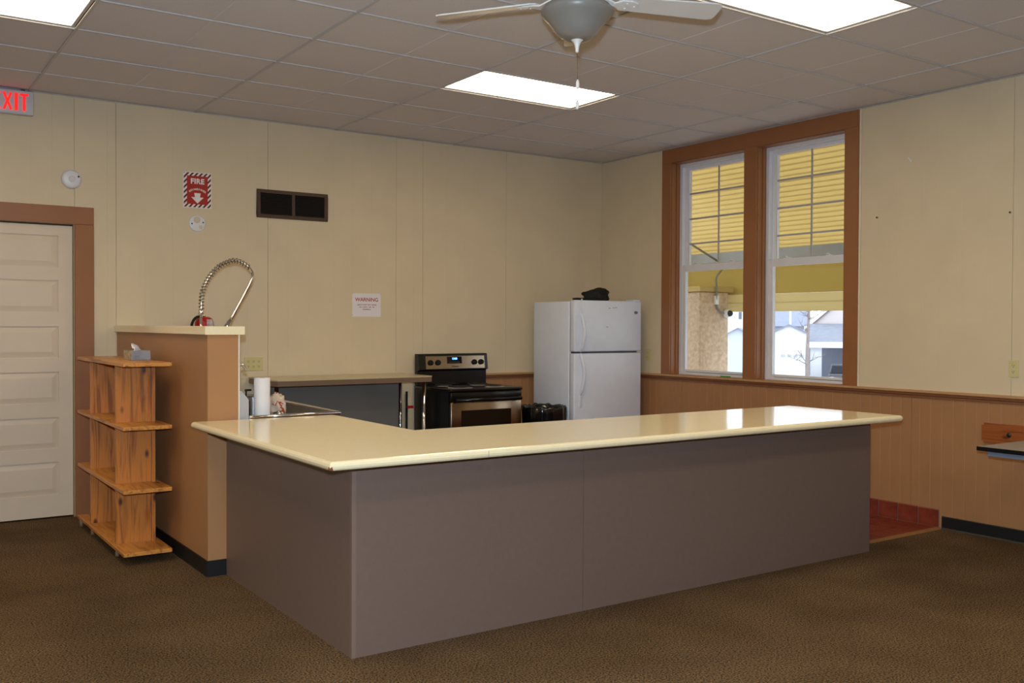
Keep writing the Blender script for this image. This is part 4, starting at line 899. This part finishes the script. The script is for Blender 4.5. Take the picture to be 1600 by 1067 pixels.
yd = struct(MB().add([(0.22, -60, -0.45), (9, -60, -0.45), (40, -60, -4.3), (170, -60, -4.5), (170, 150, -4.5), (40, 150, -4.3), (9, 150, -0.45), (0.22, 150, -0.45)], [(0, 1, 6, 7), (1, 2, 5, 6), (2, 3, 4, 5)]).build('floor_yard', mat('pale_ground', (186, 184, 180), 0.9, var=0.1, vscale=0.5), fix=False), 'pale open ground outside')
K = 1.30; AZ = math.radians(50.8); D0 = 73 * K
OO = Vector((CP.x + math.sin(AZ) * D0, CP.y + math.cos(AZ) * D0, -4.4))
def ez(z): return 1.474 + (z - 1.474) * K + 4.4
def house(name, label, cat, group=None): return thing(name, label, cat, OO, -AZ, group)
def hb(m, x0, x1, y0, y1, z0, z1): return m.box(x0 * K, x1 * K, y0 * K, y1 * K, z0, z1)
M_hw = mat('white_siding', (238, 240, 246), 0.7, var=0.02); M_hr = mat('grey_shingle', (142, 146, 160), 0.9, var=0.08, vscale=2); M_hg = mat('blue_grey_siding', (176, 182, 204), 0.8, var=0.03); M_dark = mat('carport_shade', (150, 156, 174), 0.8, var=0.05)  # pale haze put into the carport shade and roof colours
def gable(m, xc, hw_, y0, y1, ze, zp, over=0.0): return m.prism([((xc - hw_) * K, 0.1), ((xc + hw_) * K, 0.1), ((xc + hw_) * K, ez(ze)), (xc * K, ez(zp)), ((xc - hw_) * K, ez(ze))], y0 * K, y1 * K, 'y')
def roofs(m, xc, hw_, y0, y1, ze, zp, t=0.16):
    for s in (-1, 1):
        e_ = 0.12; dz2 = (zp - ze) * e_ / hw_
        q = [(xc * K, ez(zp)), ((xc + s * (hw_ + e_)) * K, ez(ze - dz2)), ((xc + s * (hw_ + e_)) * K, ez(ze - dz2) + t), (xc * K, ez(zp) + t)]
        m.prism(q, (y0 - 0.2) * K, (y1 + 0.2) * K, 'y')
    return m
# white garage
g = house('white_garage', 'white gabled garage with windowed door seen behind the bare tree', 'garage')
gable(MB(), -0.59, 1.28, 0, 4, 0.93, 1.53).build('wall', M_hw, g, local=True); roofs(MB(), -0.59, 1.28, 0, 4, 0.93, 1.53).build('roof', M_hr, g, local=True)
gd_ = hb(MB(), -1.5, 0.55, -0.04, -0.005, 0.12, ez(-0.25)).build('garage_door', mat('door_white', (226, 228, 236), 0.6, var=0.02), g, local=True)
for k in range(4): hb(MB(), -1.15 + k * 0.43, -0.83 + k * 0.43, -0.06, -0.042, ez(-0.75), ez(-0.56)).build('window', mat('pale_pane', (186, 190, 204), 0.2, var=0.05), gd_, local=True)
# house with carport and parked car
g = house('carport_house', 'grey-roofed house with open carport at the right of the far window view', 'house')
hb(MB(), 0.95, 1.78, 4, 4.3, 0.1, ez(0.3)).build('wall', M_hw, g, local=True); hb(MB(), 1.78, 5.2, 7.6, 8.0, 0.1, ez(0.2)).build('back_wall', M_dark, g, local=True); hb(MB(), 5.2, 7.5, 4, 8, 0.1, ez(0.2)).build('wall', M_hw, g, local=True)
MB().prism([(3.7 * K, ez(0.20)), (9.0 * K, ez(1.62)), (9.0 * K, ez(1.72)), (3.7 * K, ez(0.30))], 0.7 * K, 7.6 * K, 'x').build('roof', M_hr, g, local=True)
hb(MB(), 0.85, 7.6, 3.6, 3.75, ez(-0.12), ez(0.33)).build('fascia', M_hw, g, local=True)
gable(MB(), 3.6, 2.9, 9.2, 14, 1.2, 3.75).build('gable_wall', mat('cream_siding', (216, 206, 206), 0.8, var=0.03), g, local=True); roofs(MB(), 3.6, 2.9, 9.2, 14, 1.2, 3.75).build('upper_roof', mat('brown_shingle', (120, 108, 112), 0.9, var=0.08), g, local=True)
# far house with a broad roof
g = house('far_house', 'far blue-grey house whose broad roof rises behind the garage', 'house')
hb(MB(), -9, 0.6, 20, 26, 0.1, ez(1.6)).build('wall', M_hg, g, local=True)
MB().prism([(19.6 * K, ez(1.5)), (24 * K, ez(3.9)), (28 * K, ez(1.5))], -9.4 * K, 1.0 * K, 'x').build('roof', mat('blue_shingle', (150, 156, 182), 0.9, var=0.06, vscale=2), g, local=True)
hb(MB(), -0.72, -0.55, 19.2, 19.5, 0.1, ez(3.3)).build('chimney_pipe', M_hw, g, local=True)
# white house and low shed seen through the other window
g = house('white_house', 'tall white house with a dark window seen past the stucco pier', 'house')
hb(MB(), -9.5, -3.3, 5, 11, 0.1, ez(3.8)).build('wall', M_hw, g, local=True)
MB().prism([(4.6 * K, ez(3.75)), (8 * K, ez(5.6)), (11.4 * K, ez(3.75))], -9.8 * K, -3.0 * K, 'x').build('roof', M_hr, g, local=True)
for (a, b) in ((2.05, 2.6), (2.72, 3.2)): hb(MB(), -4.45, -4.22, 4.94, 4.99, ez(a), ez(b)).build('window', mat('dark_pane', (110, 118, 140), 0.2, var=0.05), g, local=True)
g = house('grey_shed', 'small pale grey gabled shed in front of the tall white house', 'shed')
gable(MB(), -3.66, 0.62, -10, -7, 1.0, 1.34).build('wall', mat('pale_grey_siding', (206, 212, 230), 0.8, var=0.03), g, local=True); roofs(MB(), -3.66, 0.62, -10, -7, 1.0, 1.34, 0.06).build('roof', M_hr, g, local=True)
# parked car (front towards the window)
g = house('parked_car', 'dark car parked before the carport, front lamps towards the window', 'car')
cx_ = 2.95 * K; cy_ = 0.25; cz = 0.07
M_car = mat('car_dark_paint', (92, 90, 96), 0.3, var=0.04)
body = MB().prism([(-0.95, 0.30), (0.95, 0.30), (0.98, 0.75), (0.90, 0.98), (-0.90, 0.98), (-0.98, 0.75)], 0, 4.2, 'y').prism([(-0.86, 0.98), (0.86, 0.98), (0.66, 1.55), (-0.66, 1.55)], 1.2, 3.8, 'y')
body.v = [(x + cx_, y + cy_, z * 1.5 + cz - 0.1) for x, y, z in body.v]; body.build('body', M_car, g, local=True, bevel=0.06)
ww = MB().prism([(-0.78, 1.03), (0.78, 1.03), (0.62, 1.48), (-0.62, 1.48)], 1.16, 1.195, 'y'); ww.v = [(x + cx_, y + cy_, z * 1.5 + cz - 0.1) for x, y, z in ww.v]; ww.build('windscreen', mat('car_glass', (50, 54, 62), 0.1, var=0.05), g, local=True)
for s in (-1, 1):
    MB().rbox(cx_ + s * 0.72 - 0.16, cx_ + s * 0.72 + 0.16, cy_ - 0.04, cy_ - 0.005, cz + 0.85, cz + 1.10, 0.02).build('headlamp', mat('lamp_glass', (250, 250, 250), 0.2, var=0.02), g, local=True)
    for yy in (0.8, 3.4): MB().cyl((cx_ + s * 0.80, cy_ + yy, cz + 0.37), (cx_ + s * 1.0, cy_ + yy, cz + 0.37), 0.36, seg=20).build('wheel', M_blkmat, g, local=True)
gs = MB().box(cx_ - 0.45, cx_ + 0.45, cy_ - 0.03, cy_ - 0.004, cz + 0.72, cz + 1.05).build('car_grille', M_blkmat, g, local=True)
# bare tree
tx = 33 * K; TO = Vector((CP.x + math.sin(AZ) * tx, CP.y + math.cos(AZ) * tx, -3.2))
tr_ = thing('bare_tree', 'slim leafless tree standing in front of the white garage', 'tree', TO, -AZ)
M_bark = mat('grey_bark', (150, 140, 138), 0.9, var=0.15, vscale=10)
rnd = random.Random(3)
trunk = [Vector((0.43 + 0.03 * math.sin(k * 0.9), 0, k * 0.62)) for k in range(13)]
MB().tube(trunk, [0.12 * (1 - 0.065 * k) for k in range(13)], 8).build('trunk', M_bark, tr_, local=True)
for k in range(16):
    i = rnd.randint(4, 11); p = trunk[i].copy(); an = rnd.uniform(0, 2 * PI); ln_ = rnd.uniform(0.35, 0.9); el = rnd.uniform(0.15, 0.8)
    dv = Vector((math.cos(an), math.sin(an), el)).normalized(); pts = [p]
    for s in range(5): pts.append(pts[-1] + dv * ln_ / 5 + Vector((rnd.uniform(-.06, .06), rnd.uniform(-.06, .06), rnd.uniform(-.02, .07))))
    m = MB().tube(pts, [0.024 * (1 - s * 0.16) for s in range(6)], 5)
    for s in range(2, 6):
        q = pts[s]; dd = Vector((rnd.uniform(-1, 1), rnd.uniform(-1, 1), rnd.uniform(0, 1))).normalized(); m.tube([q, q + dd * 0.25, q + dd * 0.45 + Vector((0, 0, 0.08))], [0.014, 0.010, 0.004], 4)
    m.build('branch', M_bark, tr_, local=True)
